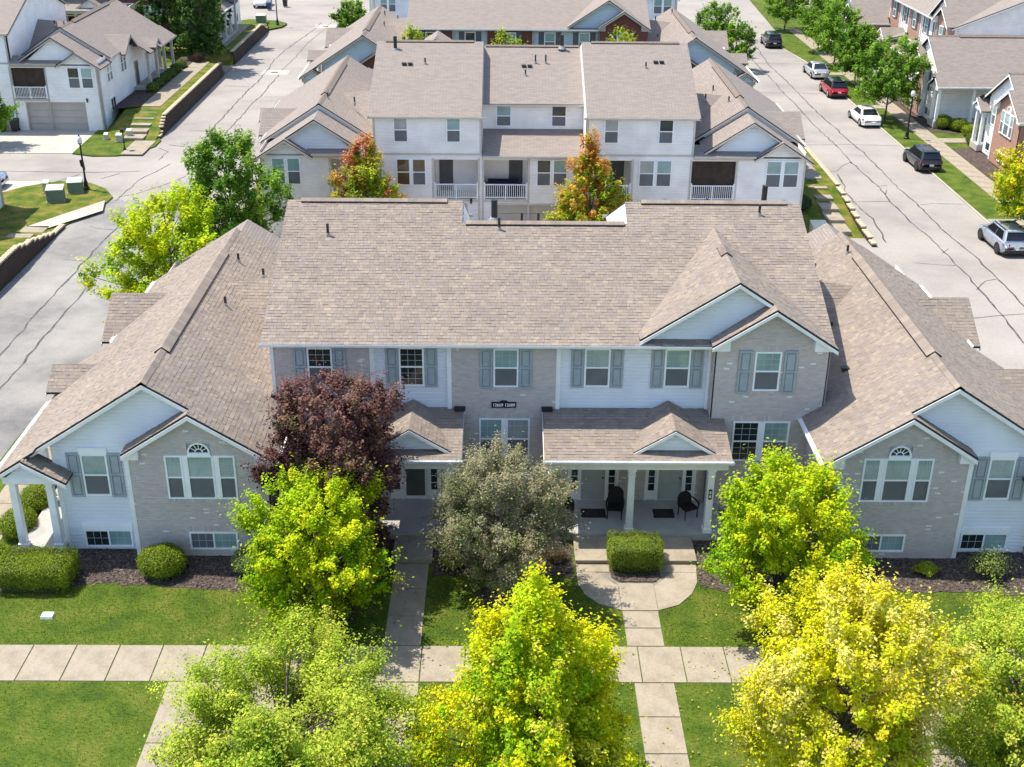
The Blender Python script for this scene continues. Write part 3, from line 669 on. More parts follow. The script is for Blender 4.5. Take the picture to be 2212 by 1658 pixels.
def fanlight(bld, fn, ac, z0, r, trim=TRIM):
    mb = MB(); n = 16
    pts = [(ac+math.cos(math.pi*i/n), math.sin(math.pi*i/n)) for i in range(n+1)]
    def ring(r0, r1, d0, d1, m):
        for i in range(n):
            t0, t1 = math.pi*i/n, math.pi*(i+1)/n
            q = [(ac+r0*math.cos(t0), z0+r0*math.sin(t0)), (ac+r1*math.cos(t0), z0+r1*math.sin(t0)), (ac+r1*math.cos(t1), z0+r1*math.sin(t1)), (ac+r0*math.cos(t1), z0+r0*math.sin(t1))]
            m.hexa([fn(*p, d0) for p in q]+[fn(*p, d1) for p in q])
    ring(r-0.06, r, 0, 0.1, mb); mb.fbox(fn, ac-r, ac+r, z0-0.11, z0, 0, 0.1)
    w = mb.build('fanlight', trim, bld)
    m2 = MB(); m2.face([fn(ac+(r-0.05)*math.cos(math.pi*i/n), z0+(r-0.05)*math.sin(math.pi*i/n), 0.035) for i in range(n+1)])
    m2.build('pane', PANE_D, w)
    m3 = MB()
    for k in (1, 2, 3, 4, 5):
        t = math.pi*k/6; c, s = math.cos(t), math.sin(t)
        m3.hexa([fn(ac+x*c-y*s*0.012, z0+x*s+y*c*0.012, dd) for dd in (0.036, 0.05) for (x, y) in ((r*0.32, -1), (r-0.06, -1), (r-0.06, 1), (r*0.32, 1))])
    ring(r*0.28, r*0.36, 0.036, 0.052, m3)
    m3.build('muntin', TRIM, w)
    return w

def roof_slope(bld, pts, near=0, thick=0.09, seed=1, singles=None, sidemat=None):
    """one planar convex roof slope. near=1: built of single overlapping shingle tabs"""
    P = [Vector(p) for p in pts]
    nn = (P[1]-P[0]).cross(P[2]-P[0])
    for k in range(3, len(P)):
        if nn.length < 1e-5: nn = (P[k-1]-P[0]).cross(P[k]-P[0])
    nn.normalize()
    if nn.z < 0: nn = -nn
    ax = Vector((0, 0, 1)).cross(nn).normalized(); bx = nn.cross(ax)
    mb = MB(); dn = Vector((0, 0, -thick)); tp = -nn*(0.004 if near else 0)
    mb.face([p+tp for p in P], 0); mb.face([p+dn for p in reversed(P)], 1)
    for i in range(len(P)): a, b = P[i], P[(i+1) % len(P)]; mb.face([a+dn, b+dn, b+tp, a+tp], 1)
    o = mb.build('roof_slope', [SHING_B if near else SHING_T, sidemat or DARK], bld, uv=True)
    if not near: return o
    O = P[0]; conv = [((p-O).dot(ax), (p-O).dot(bx)) for p in P]
    xs = [c[0] for c in conv]; ys = [c[1] for c in conv]; r = random.Random(seed); ex = 0.162; fld = MB()
    j = 0; y = min(ys)
    while y < max(ys):
        x = min(xs)-r.uniform(0, 0.35); lay = r.uniform(0.97, 1.03)
        while x < max(xs):
            w = r.choice((0.12, 0.16, 0.2, 0.24, 0.29)); q = clip_poly([(x, y), (x+w-0.006, y), (x+w-0.006, y+ex+0.012), (x, y+ex+0.012)], conv); x0 = x; x += w
            if len(q) < 3 or parea(q) < 8e-4: continue
            c = jit(r.choice(SHC), r, 0.06); c = tuple(k*lay for k in c); h0 = r.choice((0.007, 0.009, 0.011, 0.019)); h1 = 0.002
            m = fld
            if singles is not None and singles[0] > 0 and parea(q) > 0.01: m = MB(); singles[0] -= 1
            hh = lambda yy: h0+(h1-h0)*(yy-y)/(ex+0.012)
            m.face([O+ax*p[0]+bx*p[1]+nn*hh(p[1]) for p in q], 0, c)
            for i in range(len(q)):
                p, t = q[i], q[(i+1) % len(q)]
                if p[1] > y+ex and t[1] > y+ex: continue
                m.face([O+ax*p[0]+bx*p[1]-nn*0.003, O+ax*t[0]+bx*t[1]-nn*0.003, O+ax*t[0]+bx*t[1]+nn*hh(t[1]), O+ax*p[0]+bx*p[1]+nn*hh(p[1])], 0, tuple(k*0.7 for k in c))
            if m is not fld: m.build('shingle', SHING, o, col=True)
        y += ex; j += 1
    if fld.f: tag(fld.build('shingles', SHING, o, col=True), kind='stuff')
    return o
SHING_B = pm('shingle_base', (0.20, 0.16, 0.135), 0.95, 0.15, 8)

def ridge_vent(bld, p0, p1, w=0.34, h=0.055, near=False, slope=0.64, along_x=False):
    """raised vent along a ridge with cap shingles on top"""
    p0 = Vector(p0); p1 = Vector(p1); d = (p1-p0).normalized(); sd = Vector((-d.y, d.x, 0)).normalized(); n = Vector((0, 0, 1))
    mb = MB(); L = (p1-p0).length
    def sec(p, hh): return [p-sd*w-n*(w*slope-0.01), p-sd*w-n*(w*slope-hh), p+n*(hh+0.01), p+sd*w-n*(w*slope-hh), p+sd*w-n*(w*slope-0.01)]
    a, b = sec(p0, h), sec(p1, h)
    for i in range(4): mb.face([a[i], b[i], b[i+1], a[i+1]], 0 if i in (1, 2) else 1)
    mb.face(a, 1); mb.face(b, 1)
    o = mb.build('ridge_vent', [SHING_B, DARK], bld)
    if near:
        r = random.Random(5); k = int(L/0.2); st = L/k
        for i in range(k):
            q = p0+d*(i*st); e = p0+d*((i+1)*st+0.03); m = MB(); c = jit(r.choice(SHC), r, 0.08)
            A = [q-sd*(w-0.01)-n*(w*slope-h-0.008), q+n*(h+0.02), q+sd*(w-0.01)-n*(w*slope-h-0.008)]; B = [e-sd*(w-0.01)-n*(w*slope-h-0.016), e+n*(h+0.028), e+sd*(w-0.01)-n*(w*slope-h-0.016)]
            for s in (0, 1): m.face([A[s], A[s+1], B[s+1], B[s]], 0, c)
            dn = Vector((0, 0, -0.014))
            for s in (0, 1): m.face([B[s], B[s+1], B[s+1]+dn, B[s]+dn], 0, (0.06, 0.05, 0.045))
            m.build('ridge_cap', SHING, o, col=True)
    return o

def fascia(bld, p0, p1, mat, h=0.13, w=0.035, name='rake_board', drop=0.085):
    p0 = Vector(p0); p1 = Vector(p1); sd = (p1-p0).cross(Vector((0, 0, 1))).normalized()*(w/2); a = Vector((0, 0, -drop)); b = Vector((0, 0, -drop-h)); mb = MB()
    mb.hexa([p0-sd+b, p1-sd+b, p1+sd+b, p0+sd+b, p0-sd+a, p1-sd+a, p1+sd+a, p0+sd+a]); return mb.build(name, mat, bld)
def gutter(bld, p0, p1, mat):
    p0 = Vector(p0); p1 = Vector(p1); d = (p1-p0).normalized(); s = d.cross(Vector((0, 0, 1))).normalized(); z = Vector((0, 0, 1)); mb = MB()
    sec = [(-0.06, 0.02), (-0.06, -0.10), (0.05, -0.10), (0.075, -0.03), (0.07, 0.015), (0.055, 0.012), (0.05, -0.05), (-0.045, -0.05)]
    A = [p0+s*x+z*y for x, y in sec]; B = [p1+s*x+z*y for x, y in sec]
    for i in range(len(sec)): j = (i+1) % len(sec); mb.face([A[i], B[i], B[j], A[j]])
    mb.face(A); mb.face(B)
    return mb.build('gutter', mat, bld)
def downspout(bld, x, y, z0, z1, mat):
    mb = MB(); mb.box(x-0.045, x+0.045, y-0.04, y+0.04, z0, z1); mb.box(x-0.055, x+0.055, y-0.05, y+0.05, z1-0.12, z1); return mb.build('downspout', mat, bld)
def vent_pipe(bld, x, y, z, h=0.5, r=0.055):
    mb = MB(); mb.cyl((x, y, z-0.15), (x, y, z+h), r, r, 10); p = mb.build('vent_pipe', PIPE, bld)
    mb = MB(); mb.cyl((x, y, z-0.1), (x, y, z+0.12), r*2.3, r*1.25, 10); mb.build('flashing', LEAD, p)
def box_vent(bld, x, y, z, s=0.17):
    mb = MB(); mb.box(x-s, x+s, y-s, y+s, z-0.1, z+0.07); mb.box(x-s-0.03, x+s+0.03, y-s-0.03, y+s+0.03, z+0.07, z+0.13); mb.build('roof_vent', PIPE, bld)
def column(bld, x, y, z0, z1, mat, w=0.26):
    mb = MB(); a = w/2
    mb.box(x-a-0.04, x+a+0.04, y-a-0.04, y+a+0.04, z0, z0+0.16)
    mb.hexa([(x-a, y-a, z0+0.16), (x+a, y-a, z0+0.16), (x+a, y+a, z0+0.16), (x-a, y+a, z0+0.16), (x-a*0.9, y-a*0.9, z1-0.12), (x+a*0.9, y-a*0.9, z1-0.12), (x+a*0.9, y+a*0.9, z1-0.12), (x-a*0.9, y+a*0.9, z1-0.12)])
    mb.box(x-a-0.02, x+a+0.02, y-a-0.02, y+a+0.02, z1-0.32, z1-0.27); mb.box(x-a-0.03, x+a+0.03, y-a-0.03, y+a+0.03, z1-0.12, z1)
    return mb.build('column', mat, bld)

def entry_door(bld, fn, ac, z0, storm=False, leafmat=None):
    """panel door with two glazed sidelights in a white surround"""
    mb = MB()
    for a in (-0.98, -0.53, 0.47, 0.92): mb.fbox(fn, ac+a, ac+a+0.07, z0, z0+2.25, 0, 0.08)
    mb.fbox(fn, ac-0.98, ac+0.99, z0+2.12, z0+2.25, 0, 0.09)
    for a in (-0.91, 0.54): mb.fbox(fn, ac+a, ac+a+0.38, z0, z0+0.42, 0, 0.05); mb.fbox(fn, ac+a, ac+a+0.38, z0+2.0, z0+2.12, 0, 0.05)
    for a in (-0.91, -0.60, 0.54, 0.85): mb.fbox(fn, ac+a, ac+a+0.07, z0+0.42, z0+2.0, 0, 0.05)
    s = mb.build('door_surround', WHITE, bld)
    for a in (-0.84, 0.61):
        m = MB(); m.fbox(fn, ac+a, ac+a+0.24, z0+0.42, z0+2.0, 0, 0.03); m.build('sidelight', PANE_D, s)
        m = MB()
        for k in range(1, 5): z = z0+0.42+1.58*k/5; m.fbox(fn, ac+a, ac+a+0.24, z-0.012, z+0.012, 0.031, 0.04)
        m.build('muntin', TRIM, s)
    mb = MB(); mb.fbox(fn, ac-0.46, ac+0.47, z0+0.02, z0+2.12, 0, 0.045)
    d = mb.build('door', WHITE if storm else (leafmat or DOOR), bld)
    if storm:
        m = MB(); m.fbox(fn, ac-0.36, ac+0.37, z0+0.16, z0+2.0, 0.046, 0.055); m.build('storm_glass', PANE_ST, d)
    else:
        m = MB()
        for (x0, x1) in ((-0.36, -0.05), (0.05, 0.36)):
            for (b, c) in ((0.2, 0.75), (0.85, 1.5), (1.6, 1.95)): m.fbox(fn, ac+x0, ac+x1, z0+b, z0+c, 0.046, 0.06)
        m.build('door_panel', leafmat or DOOR, d)
    m = MB(); k = -0.42 if storm else 0.38
    c = Vector(fn(ac+k, z0+1.0, 0.045)); e = Vector(fn(ac+k, z0+1.0, 0.11)); m.cyl(c, e, 0.03, 0.03, 8); m.build('door_handle', BLACK, d)
    return d
PANE_ST = glass_mat('storm_glass', (0.10, 0.115, 0.095))

def railing(bld, fn, a0, a1, z0, h=1.0, d=0.06):
    mb = MB(); mb.fbox(fn, a0, a1, z0+h-0.06, z0+h, d-0.03, d+0.05); mb.fbox(fn, a0, a1, z0+0.08, z0+0.13, d-0.01, d+0.03)
    for a in (a0, (a0+a1)/2-0.04, a1-0.08): mb.fbox(fn, a, a+0.08, z0, z0+h+(0.12 if a != (a0+a1)/2-0.04 else 0), d-0.035, d+0.055)
    r = mb.build('railing', TRIM, bld)
    n = int((a1-a0)/0.125); mb = MB(); mb.fbox(fn, -0.018, 0.018, z0+0.13, z0+h-0.06, d-0.008, d+0.028); me = None
    o0 = Vector(fn(0, 0, 0))
    for i in range(1, n):
        a = a0+(a1-a0)*i/n
        if abs(a-(a0+a1)/2) < 0.06: continue
        if me is None: first = mb.build('baluster', TRIM, r); me = first.data; o = first
        else: o = bpy.data.objects.new('baluster', me); COL.objects.link(o); o.parent = r
        o.location = Vector(fn(a, 0, 0))-o0
    return r

def wall_lamp(bld, fn, a, z):
    mb = MB(); mb.fbox(fn, a-0.05, a+0.05, z-0.1, z+0.1, 0, 0.02); c = Vector(fn(a, z, 0.14))
    mb.lathe(c, [(0.015, 0.22), (0.09, 0.13), (0.03, 0.12)], 8); mb.lathe(c, [(0.05, -0.16), (0.085, 0.1)], 6); mb.beam(fn(a, z+0.16, 0.0), fn(a, z+0.16, 0.15), 0.025, 0.025)
    o = mb.build('wall_lantern', BLACK, bld); m = MB(); m.lathe(c+Vector((0, 0, -0.1)), [(0.05, 0), (0.075, 0.16)], 6); m.build('lamp_glass', PANE_W, o)

def townhouse(name, label, loc, rz, near=False, brick=None, sf=SIDE_F, sr=SIDE_R, shut=SHUT, gable=None, front=True, rear=True, wings=(-1, 1), trim=WHITE, rtrim=TRIM_R, gutmat=WHITE, garage=GARAGE, seed=1, side=None, vents=True):
    B = thing(name, label, 'townhouse', loc, rz); B['group'] = 'rows of attached townhouses'
    gable = gable or sf; rnd = random.Random(seed); side = side or sr; N = 1 if near else 0
    bm = MORTAR if near else (brick or REDBR)
    singles = [300]
    def wl(fn, pts, kind, holes=(), name='wall', ext=None):
        """a wall panel: backing plus its cladding"""
        mb = MB(); mb.face([fn(a, z, 0) for a, z in pts])
        w = mb.build(name, bm if kind == 'brick' else (sf if kind == 'front' else sr if kind == 'rear' else side if kind == 'side' else gable), B, uv=True)
        if kind == 'brick':
            if near: bricks(w, fn, pts, holes, seed=rnd.randint(1, 999))
        else:
            m = {'front': sf, 'rear': sr, 'side': side, 'gable': gable}[kind]
            siding(w, fn, pts, m, holes, single=near and kind in ('front', 'gable'), expo=0.15 if near else 0.2)
        return w
    F = lambda v: (lambda a, z, d: (a, v-d, z))          # faces the front
    K = lambda v: (lambda a, z, d: (-a, v+d, z))         # faces the rear, a runs as seen from behind
    def S(sx, u): return lambda a, z, d: (sx*(u+d), a, z)  # faces outwards
    def I(sx, u): return lambda a, z, d: (sx*(u-d), a, z)  # faces inwards
    bo = 0.0 if near else 0.075   # brick panels without brick geometry move forward
    pane = lambda: rnd.choice((PANE_B, PANE_B, PANE_B, PANE_W, PANE_D))
    # ---------- main block walls
    fl = [(-10.3, -6.56, 'brick'), (-6.56, -3.68, 'front'), (-3.68, 0.40, 'brick'), (0.40, 6.21, 'front')]
    up_w = [(-8.97, -8.03), (-5.56, -4.62), (-2.03, -1.09), (1.38, 2.34), (4.38, 5.34)]
    if front:
        for a0, a1, kd in fl:
            fn = F((-bo if kd == 'brick' else 0.06)); zlo = -0.2 if kd == 'brick' else 3.9
            hs = [(x0, x1, 5.06, 6.65) for x0, x1 in up_w if x0 > a0 and x1 < a1]
            if kd == 'brick' and a0 > -4: hs.append((-2.57, -0.63, 1.95, 3.74))
            wl(fn, [(a0, zlo), (a1, zlo), (a1, 6.98), (a0, 6.98)], kd, hs)
            for (x0, x1, z0, z1) in hs:
                if z0 > 4:
                    window(B, fn, x0, x1, z0, z1, up=PANE_D if x0 in (-8.97, -5.56) else PANE_B, lo=PANE_D if x0 == -5.56 else PANE_S, grid=near)
                    for s0, s1 in ((x0-0.50, x0-0.03), (x1+0.03, x1+0.50)): shutter(B, F(-0.077 if kd == 'brick' else 0.03), s0, s1, z0-0.05, z1+0.02, shut)
                    if kd == 'brick' and near: soldier(bpy.data.objects[B.name], fn, x0-0.1, x1+0.1, z0-0.13, 0.11, 0.1, 5)
                else:
                    mid = (x0+x1)/2
                    window(B, fn, x0, mid-0.06, z0, z1, up=PANE_B, grid=near); window(B, fn, mid+0.06, x1, z0, z1, up=PANE_W, grid=near)
                    m = MB(); m.fbox(fn, mid-0.06, mid+0.06, z0, z1, 0, 0.06); m.build('mullion', TRIM, B)
                    if near: soldier(B, fn, x0-0.1, x1+0.1, z1+0.01, 0.2, 0.084, 7)
        for a in (-6.56, -3.68, 0.40, 6.16):
            m = MB(); m.fbox(F(0), a-0.08, a+0.08, 3.95, 6.93, -0.05, 0.1); m.build('corner_trim', trim, B)
        # bay with brick gable
        fn = F(-0.5-bo); hb = [(7.62, 8.60, 5.2, 6.80), (7.05, 9.2, 2.2, 3.92)]
        wl(fn, [(6.2, -0.2), (10.32, -0.2), (10.32, 7.12), (8.17, 8.50), (6.2, 7.25)], 'brick', hb)
        for sx_, fnn in ((6.2, lambda a, z, d: (6.2-d, a, z)), (10.32, lambda a, z, d: (10.32+d, a, z))):
            wl(fnn, [(-0.575, -0.2), (0.3, -0.2), (0.3, 7.1), (-0.575, 7.1)], 'brick')
        window(B, fn, 7.62, 8.60, 5.2, 6.80, up=PANE_B, grid=near)
        for s0, s1 in ((7.02, 7.52), (8.70, 9.20)): shutter(B, F(-0.577), s0, s1, 5.1, 6.85, shut)
        window(B, fn, 7.05, 8.06, 2.2, 3.92, up=PANE_D, lo=PANE_D, grid=near); window(B, fn, 8.19, 9.2, 2.2, 3.92, up=PANE_B, grid=near)
        m = MB(); m.fbox(fn, 8.06, 8.19, 2.2, 3.92, 0, 0.06); m.build('mullion', TRIM, B)
        if near:
            soldier(B, fn, 7.5, 8.72, 6.82, 0.2, 0.084, 8); soldier(B, fn, 6.95, 9.3, 3.94, 0.2, 0.084, 9); soldier(B, fn, 7.5, 8.72, 5.08, 0.11, 0.1, 9)
        for a0, a1 in ((6.0, 6.62), (9.72, 10.5)):   # eave returns of the bay gable
            m = MB(); m.hexa([(a0, -0.86, 6.92), (a1, -0.86, 6.92), (a1, -0.42, 6.92), (a0, -0.42, 6.92)]+[(a, -v, 8.52-0.645*abs(a-8.17)) for a, v in ((a0, 0.86), (a1, 0.86), (a1, 0.42), (a0, 0.42))]); m.build('eave_return', trim, B)
        # porch walls, doors, roofs
        pf = F(-0.35)
        for (p0, p1, doors, gx, c0, c1) in ((-6.9, -3.15, ((-5.05, True),), -5.05, -6.75, -3.62), (-0.16, 6.68, ((1.85, False), (4.85, False)), 4.6, 0.15, 6.0)):
            hs = [(dc-0.98, dc+0.99, 0.3, 2.55) for dc, _ in doors]
            wl(F(-0.35-bo+0.075) if near else F(-0.35), [(p0+0.15, -0.1), (p1-0.2, -0.1), (p1-0.2, 3.6), (p0+0.15, 3.6)], 'brick', hs)
            for dc, st in doors: entry_door(B, F(-0.29), dc, 0.3, st)
            m = MB(); m.box(p0, p1, -2.78, 0.0, -0.2, 0.3); m.build('porch_floor', PORCHF, B)
            ez, ev = 3.46, -2.86; tz = 4.16; sl = (tz-ez)/(-ev)
            roof_slope(B, [(p0, ev, ez), (p1, ev, ez), (p1, -0.02, tz), (p0, -0.02, tz)], N, seed=rnd.randint(1, 99), singles=singles)
            m = MB(); m.box(p0+0.1, p1-0.1, -2.74, -2.52, 3.02, 3.36); m.build('porch_beam', trim, B)
            m = MB(); m.box(p0+0.1, p1-0.1, -2.5, -0.3, 3.2, 3.24); m.build('porch_ceiling', trim, B)
            gutter(B, (p0-0.05, ev-0.06, ez-0.01), (p1+0.05, ev-0.06, ez-0.01), gutmat)
            for xx in (p0, p1): fascia(B, (xx, ev, ez), (xx, 0, tz), trim)
            for cx in ((c0, c1) if len(doors) == 1 else (c0, (c0+c1)/2, c1)): column(B, cx, -2.55, 0.3, 3.03, trim)
            # little gable on the porch roof
            hw = 1.5; fv = -2.3; fz = tz+sl*fv; az = fz+0.61*hw; tail = -0.05
            zr = lambda u: az-0.61*abs(u-gx)
            vv = lambda u: max(min((zr(u)-tz)/sl, tail), -2.3)
            for s in (-1, 1):
                e = gx+s*hw; kk = gx+s*max(0.0, (az-tz)/0.61)
                pts = [(gx, fv-0.18, az), (e, fv-0.18, az-0.61*hw), (e, fv+0.02, az-0.61*hw), (kk, tail, tz), (gx, tail, az)]
                roof_slope(B, pts, N, thick=0.07, seed=rnd.randint(1, 99))
                fascia(B, (gx, fv-0.19, az), (e, fv-0.19, az-0.61*hw), trim, 0.13, drop=0.05)
            wl(F(fv), [(gx-hw+0.15, fz+0.02), (gx+hw-0.15, fz+0.02), (gx, az-0.1)], 'gable')
            # flashing boots where the porch roof meets the brick
            for xx in (p0+0.02, p1-0.3):
                m = MB(); m.box(xx-0.06, xx+0.36, -0.3, -0.08, 4.14, 4.25); m.build('roof_flashing', DARK, B)
        gutter(B, (-10.6, -0.52, 6.97), (6.05, -0.52, 6.97), gutmat)
        downspout(B, 6.02, -0.12, 4.2, 6.9, trim)
        # cross gable
        cg = 6.85; cz = 9.45
        wl(F(-0.12), [(3.7, 7.05), (8.6, 7.05), (8.6, 8.2), (6.85, 9.3)], 'gable')
        roof_slope(B, [(3.35, -0.45, 7.19), (6.85, -0.45, 9.45), (6.85, 5.83, 9.45), (3.35, 0.11, 7.19)], N, seed=21)
        roof_slope(B, [(6.85, -0.45, 9.45), (10.55, -0.45, 7.06), (10.55, -0.2, 7.06), (6.85, 5.83, 9.45)], N, seed=22)
        roof_slope(B, [(8.17, -0.95, 8.6), (10.55, -0.95, 7.06), (10.55, -0.45, 7.06), (8.17, -0.45, 8.6)], N, seed=23)
        roof_slope(B, [(8.17, -0.95, 8.6), (5.95, -0.95, 7.16), (5.95, -0.3, 7.16), (8.17, -0.1, 8.6)], N, seed=24)
        for a, b in (((3.35, -0.47, 7.19), (6.85, -0.47, 9.45)), ((6.85, -0.47, 9.45), (8.3, -0.47, 8.51)), ((8.17, -0.97, 8.6), (10.55, -0.97, 7.06)), ((8.17, -0.97, 8.6), (5.95, -0.97, 7.16))): fascia(B, a, b, trim)
        ridge_vent(B, (6.85, 2.6, 9.47), (6.85, 3.6, 9.47), 0.22, 0.05, False, 0.645)
    # side walls of the main block
    for sx in (-1, 1):
        fn = S(sx, 10.3)
        wl(fn, [(0.0, -1.5), (15.0, -1.5), (15.0, 6.85), (7.3, 9.9), (0.0, 6.95)], 'side')
        if front:
            m = MB(); m.fbox(F(0), *sorted((sx*10.33, sx*10.2)), 4.2, 6.93, -0.02, 0.1); m.build('corner_trim', trim, B)
    # main roof
    sl = 0.3935; ev, ez = -0.5, 6.96
    Zm = lambda v: ez+sl*(v-ev)
    for sx in (-1, 1):
        o = 10.58*sx; i = 3.35*sx
        roof_slope(B, [(i, ev, ez), (o, ev, ez), (o, 7.3, Zm(7.3)), (i, 7.3, Zm(7.3))], N, seed=31+sx)
        roof_slope(B, [(i, 15.5, Zm(7.3)-sl*8.2), (o, 15.5, Zm(7.3)-sl*8.2), (o, 7.3, Zm(7.3)), (i, 7.3, Zm(7.3))], 0)
        ridge_vent(B, (sx*4.0, 7.3, Zm(7.3)), (sx*10.0, 7.3, Zm(7.3)), 0.2, 0.075, near, 0.3935)
        for uu in (o, i):
            fascia(B, (uu, ev, ez), (uu, 7.3, Zm(7.3)), trim if front else rtrim); fascia(B, (uu, 7.3, Zm(7.3)), (uu, 15.5, Zm(7.3)-sl*8.2), rtrim if rear and not front else trim)
        fn = I(sx, 3.35) 
        wl(fn, [(5.9, 9.3), (7.3, 9.88), (15.0, 6.85), (15.0, 4.2), (9.0, 4.2)], 'rear')
    roof_slope(B, [(-3.35, ev, ez), (3.35, ev, ez), (3.35, 6.0, Zm(6.0)), (-3.35, 6.0, Zm(6.0))], N, seed=35)
    roof_slope(B, [(-3.3, 12.5, Zm(6.0)-sl*6.5), (3.3, 12.5, Zm(6.0)-sl*6.5), (3.3, 6.0, Zm(6.0)), (-3.3, 6.0, Zm(6.0))], 0)
    ridge_vent(B, (-3.2, 6.0, Zm(6.0)), (3.2, 6.0, Zm(6.0)), 0.2, 0.075, near, 0.3935)
    # ---------- wings
    s = 0.64; zr = 6.95; ur = 14.05
    Zo = lambda u: zr-s*abs(u-ur)
    for sx in wings:
        Q = lambda u, v, z=None: (sx*u, v, Zo(u) if z is None else z)
        roof_slope(B, [Q(9.6, -4.2), Q(12.5, -4.2), Q(12.5, 0.0), Q(9.6, 0.0)], N, seed=41)
        roof_slope(B, [Q(10.32, 0.0), Q(12.5, 0.0), Q(12.5, 12.7), Q(10.32, 12.7)], N, seed=42)
        roof_slope(B, [Q(12.5, -3.8), Q(ur, -3.8), Q(ur, 12.7), Q(12.5, 12.7)], N, seed=43)
        roof_slope(B, [Q(ur, -3.8), Q(18.05, -3.8), Q(18.05, 12.7), Q(ur, 12.7)], N, seed=44)
        roof_slope(B, [Q(18.05, -4.1), Q(19.55, -4.1), Q(19.55, 5.4), Q(18.05, 5.4)], N, seed=45)
        ridge_vent(B, Q(ur, -1.0), Q(ur, 9.6), 0.28, 0.085, near)
        for k, (v0, v1) in enumerate(((-3.8, -1.0), (9.6, 12.7))): ridge_vent(B, Q(ur, v0), Q(ur, v1), 0.17, 0.02, near)
        # connector roof to the main block
        roof_slope(B, [Q(10.3, 3.9, 4.55), Q(10.3, 7.4, 6.74), Q(13.25, 7.1, 6.44)], N, seed=46)
        roof_slope(B, [Q(10.3, 10.9, 4.55), Q(10.3, 7.4, 6.74), Q(13.25, 7.1, 6.44)], N, seed=47)
        # outer cross gable A and porch dormer B
        ga, va, ha = 5.57, 8.05, 2.15
        for t in (-1, 1):
            roof_slope(B, [Q(16.2, va, ga), Q(18.65, va, ga), Q(18.65, va+t*ha, ga-s*ha), Q(18.2, va+t*ha, ga-s*ha)], N, seed=48)
            fascia(B, Q(18.66, va, ga), Q(18.66, va+t*ha, ga-s*ha), trim if front else rtrim)
            roof_slope(B, [Q(18.0, 3.1, 4.42), Q(19.75, 3.1, 4.42), Q(19.75, 3.1+t*1.1, 3.72), Q(19.1, 3.1+t*1.1, 3.72)], N, seed=49)
            fascia(B, Q(19.76, 3.1, 4.42), Q(19.76, 3.1+t*1.1, 3.72), trim if front else rtrim)
        wl(S(sx, 19.5), [(2.15, 3.72), (4.05, 3.72), (3.1, 4.32)], 'gable')
        # side walls
        wl(S(sx, 17.6), [(-3.45, -1.5), (15.0, -1.5), (15.0, 4.55), (va+1.5, 4.55), (va, 5.5), (va-1.5, 4.55), (-3.45, 4.55)], 'side')
        fo = S(sx, 17.63)
        window(B, fo, 7.2, 8.0, 2.3, 4.0, up=PANE_D, grid=False); window(B, fo, 8.1, 8.9, 2.3, 4.0, up=PANE_D, grid=False); fanlight(B, fo, va, 4.12, 0.5)
        window(B, fo, 11.6, 12.3, 2.3, 3.9, grid=False); window(B, fo, 12.4, 13.1, 2.3, 3.9, grid=False); window(B, fo, 11.6, 13.0, -0.2, 0.9, up=PANE_D, lo=PANE_D, grid=False, style='sl')
        m = MB(); m.fbox(fo, 3.6, 4.55, 0.3, 2.35, 0, 0.06); dd = m.build('side_door', DOOR_B, B); m = MB(); m.fbox(fo, 3.5, 3.6, 0.3, 2.45, 0, 0.08); m.fbox(fo, 4.55, 4.65, 0.3, 2.45, 0, 0.08); m.fbox(fo, 3.5, 4.65, 2.35, 2.45, 0, 0.081); m.build('door_frame', trim, dd)
        wl(I(sx, 10.0), [(-3.85, -0.2), (0.2, -0.2), (0.2, 4.2), (-3.85, 4.2)], 'brick')
        gutter(B, *([Q(9.53, -4.2, Zo(9.6)-0.01), Q(9.53, -0.1, Zo(9.6)-0.01)][::(1 if sx > 0 else -1)]), gutmat)
        gutter(B, *([Q(19.62, -4.1, Zo(19.55)), Q(19.62, 1.9, Zo(19.55))][::(-1 if sx > 0 else 1)]), gutmat)
        gutter(B, *([Q(18.12, 5.5, Zo(18.05)), Q(18.12, 12.6, Zo(18.05))][::(-1 if sx > 0 else 1)]), gutmat)
        # side porch
        m = MB(); m.box(*sorted((sx*17.6, sx*19.3)), -3.95, 5.4, -0.2, 0.3); m.build('porch_floor', PORCHF if near else CONCW, B)
        for v in (-3.75, -0.7, 2.2, 5.1): column(B, sx*19.1, v, 0.3, 3.3, trim)
        column(B, sx*17.8, -3.75, 0.3, 3.1, trim)
        m = MB(); m.box(*sorted((sx*18.98, sx*19.22)), -3.6, 5.3, 3.18, 3.42); m.build('porch_beam', trim, B)
        # porch front gable
        roof_slope(B, [Q(18.45, -4.3, 4.14), Q(17.0, -4.3, 3.26), Q(17.0, -3.4, 3.26), Q(18.45, -3.4, 4.14)], N, seed=50)
        fascia(B, Q(18.45, -4.32, 4.14), Q(17.0, -4.32, 3.26), trim); fascia(B, Q(18.3, -4.12, 4.22), Q(19.55, -4.12), trim)
        wl(F(-3.95), [(sx*17.45, 3.3), (sx*19.2, 3.3), (sx*18.4, 3.98)], 'gable')
        m = MB(); m.box(*sorted((sx*17.2, sx*19.35)), -4.0, -3.75, 3.05, 3.32); m.build('porch_beam', trim, B)
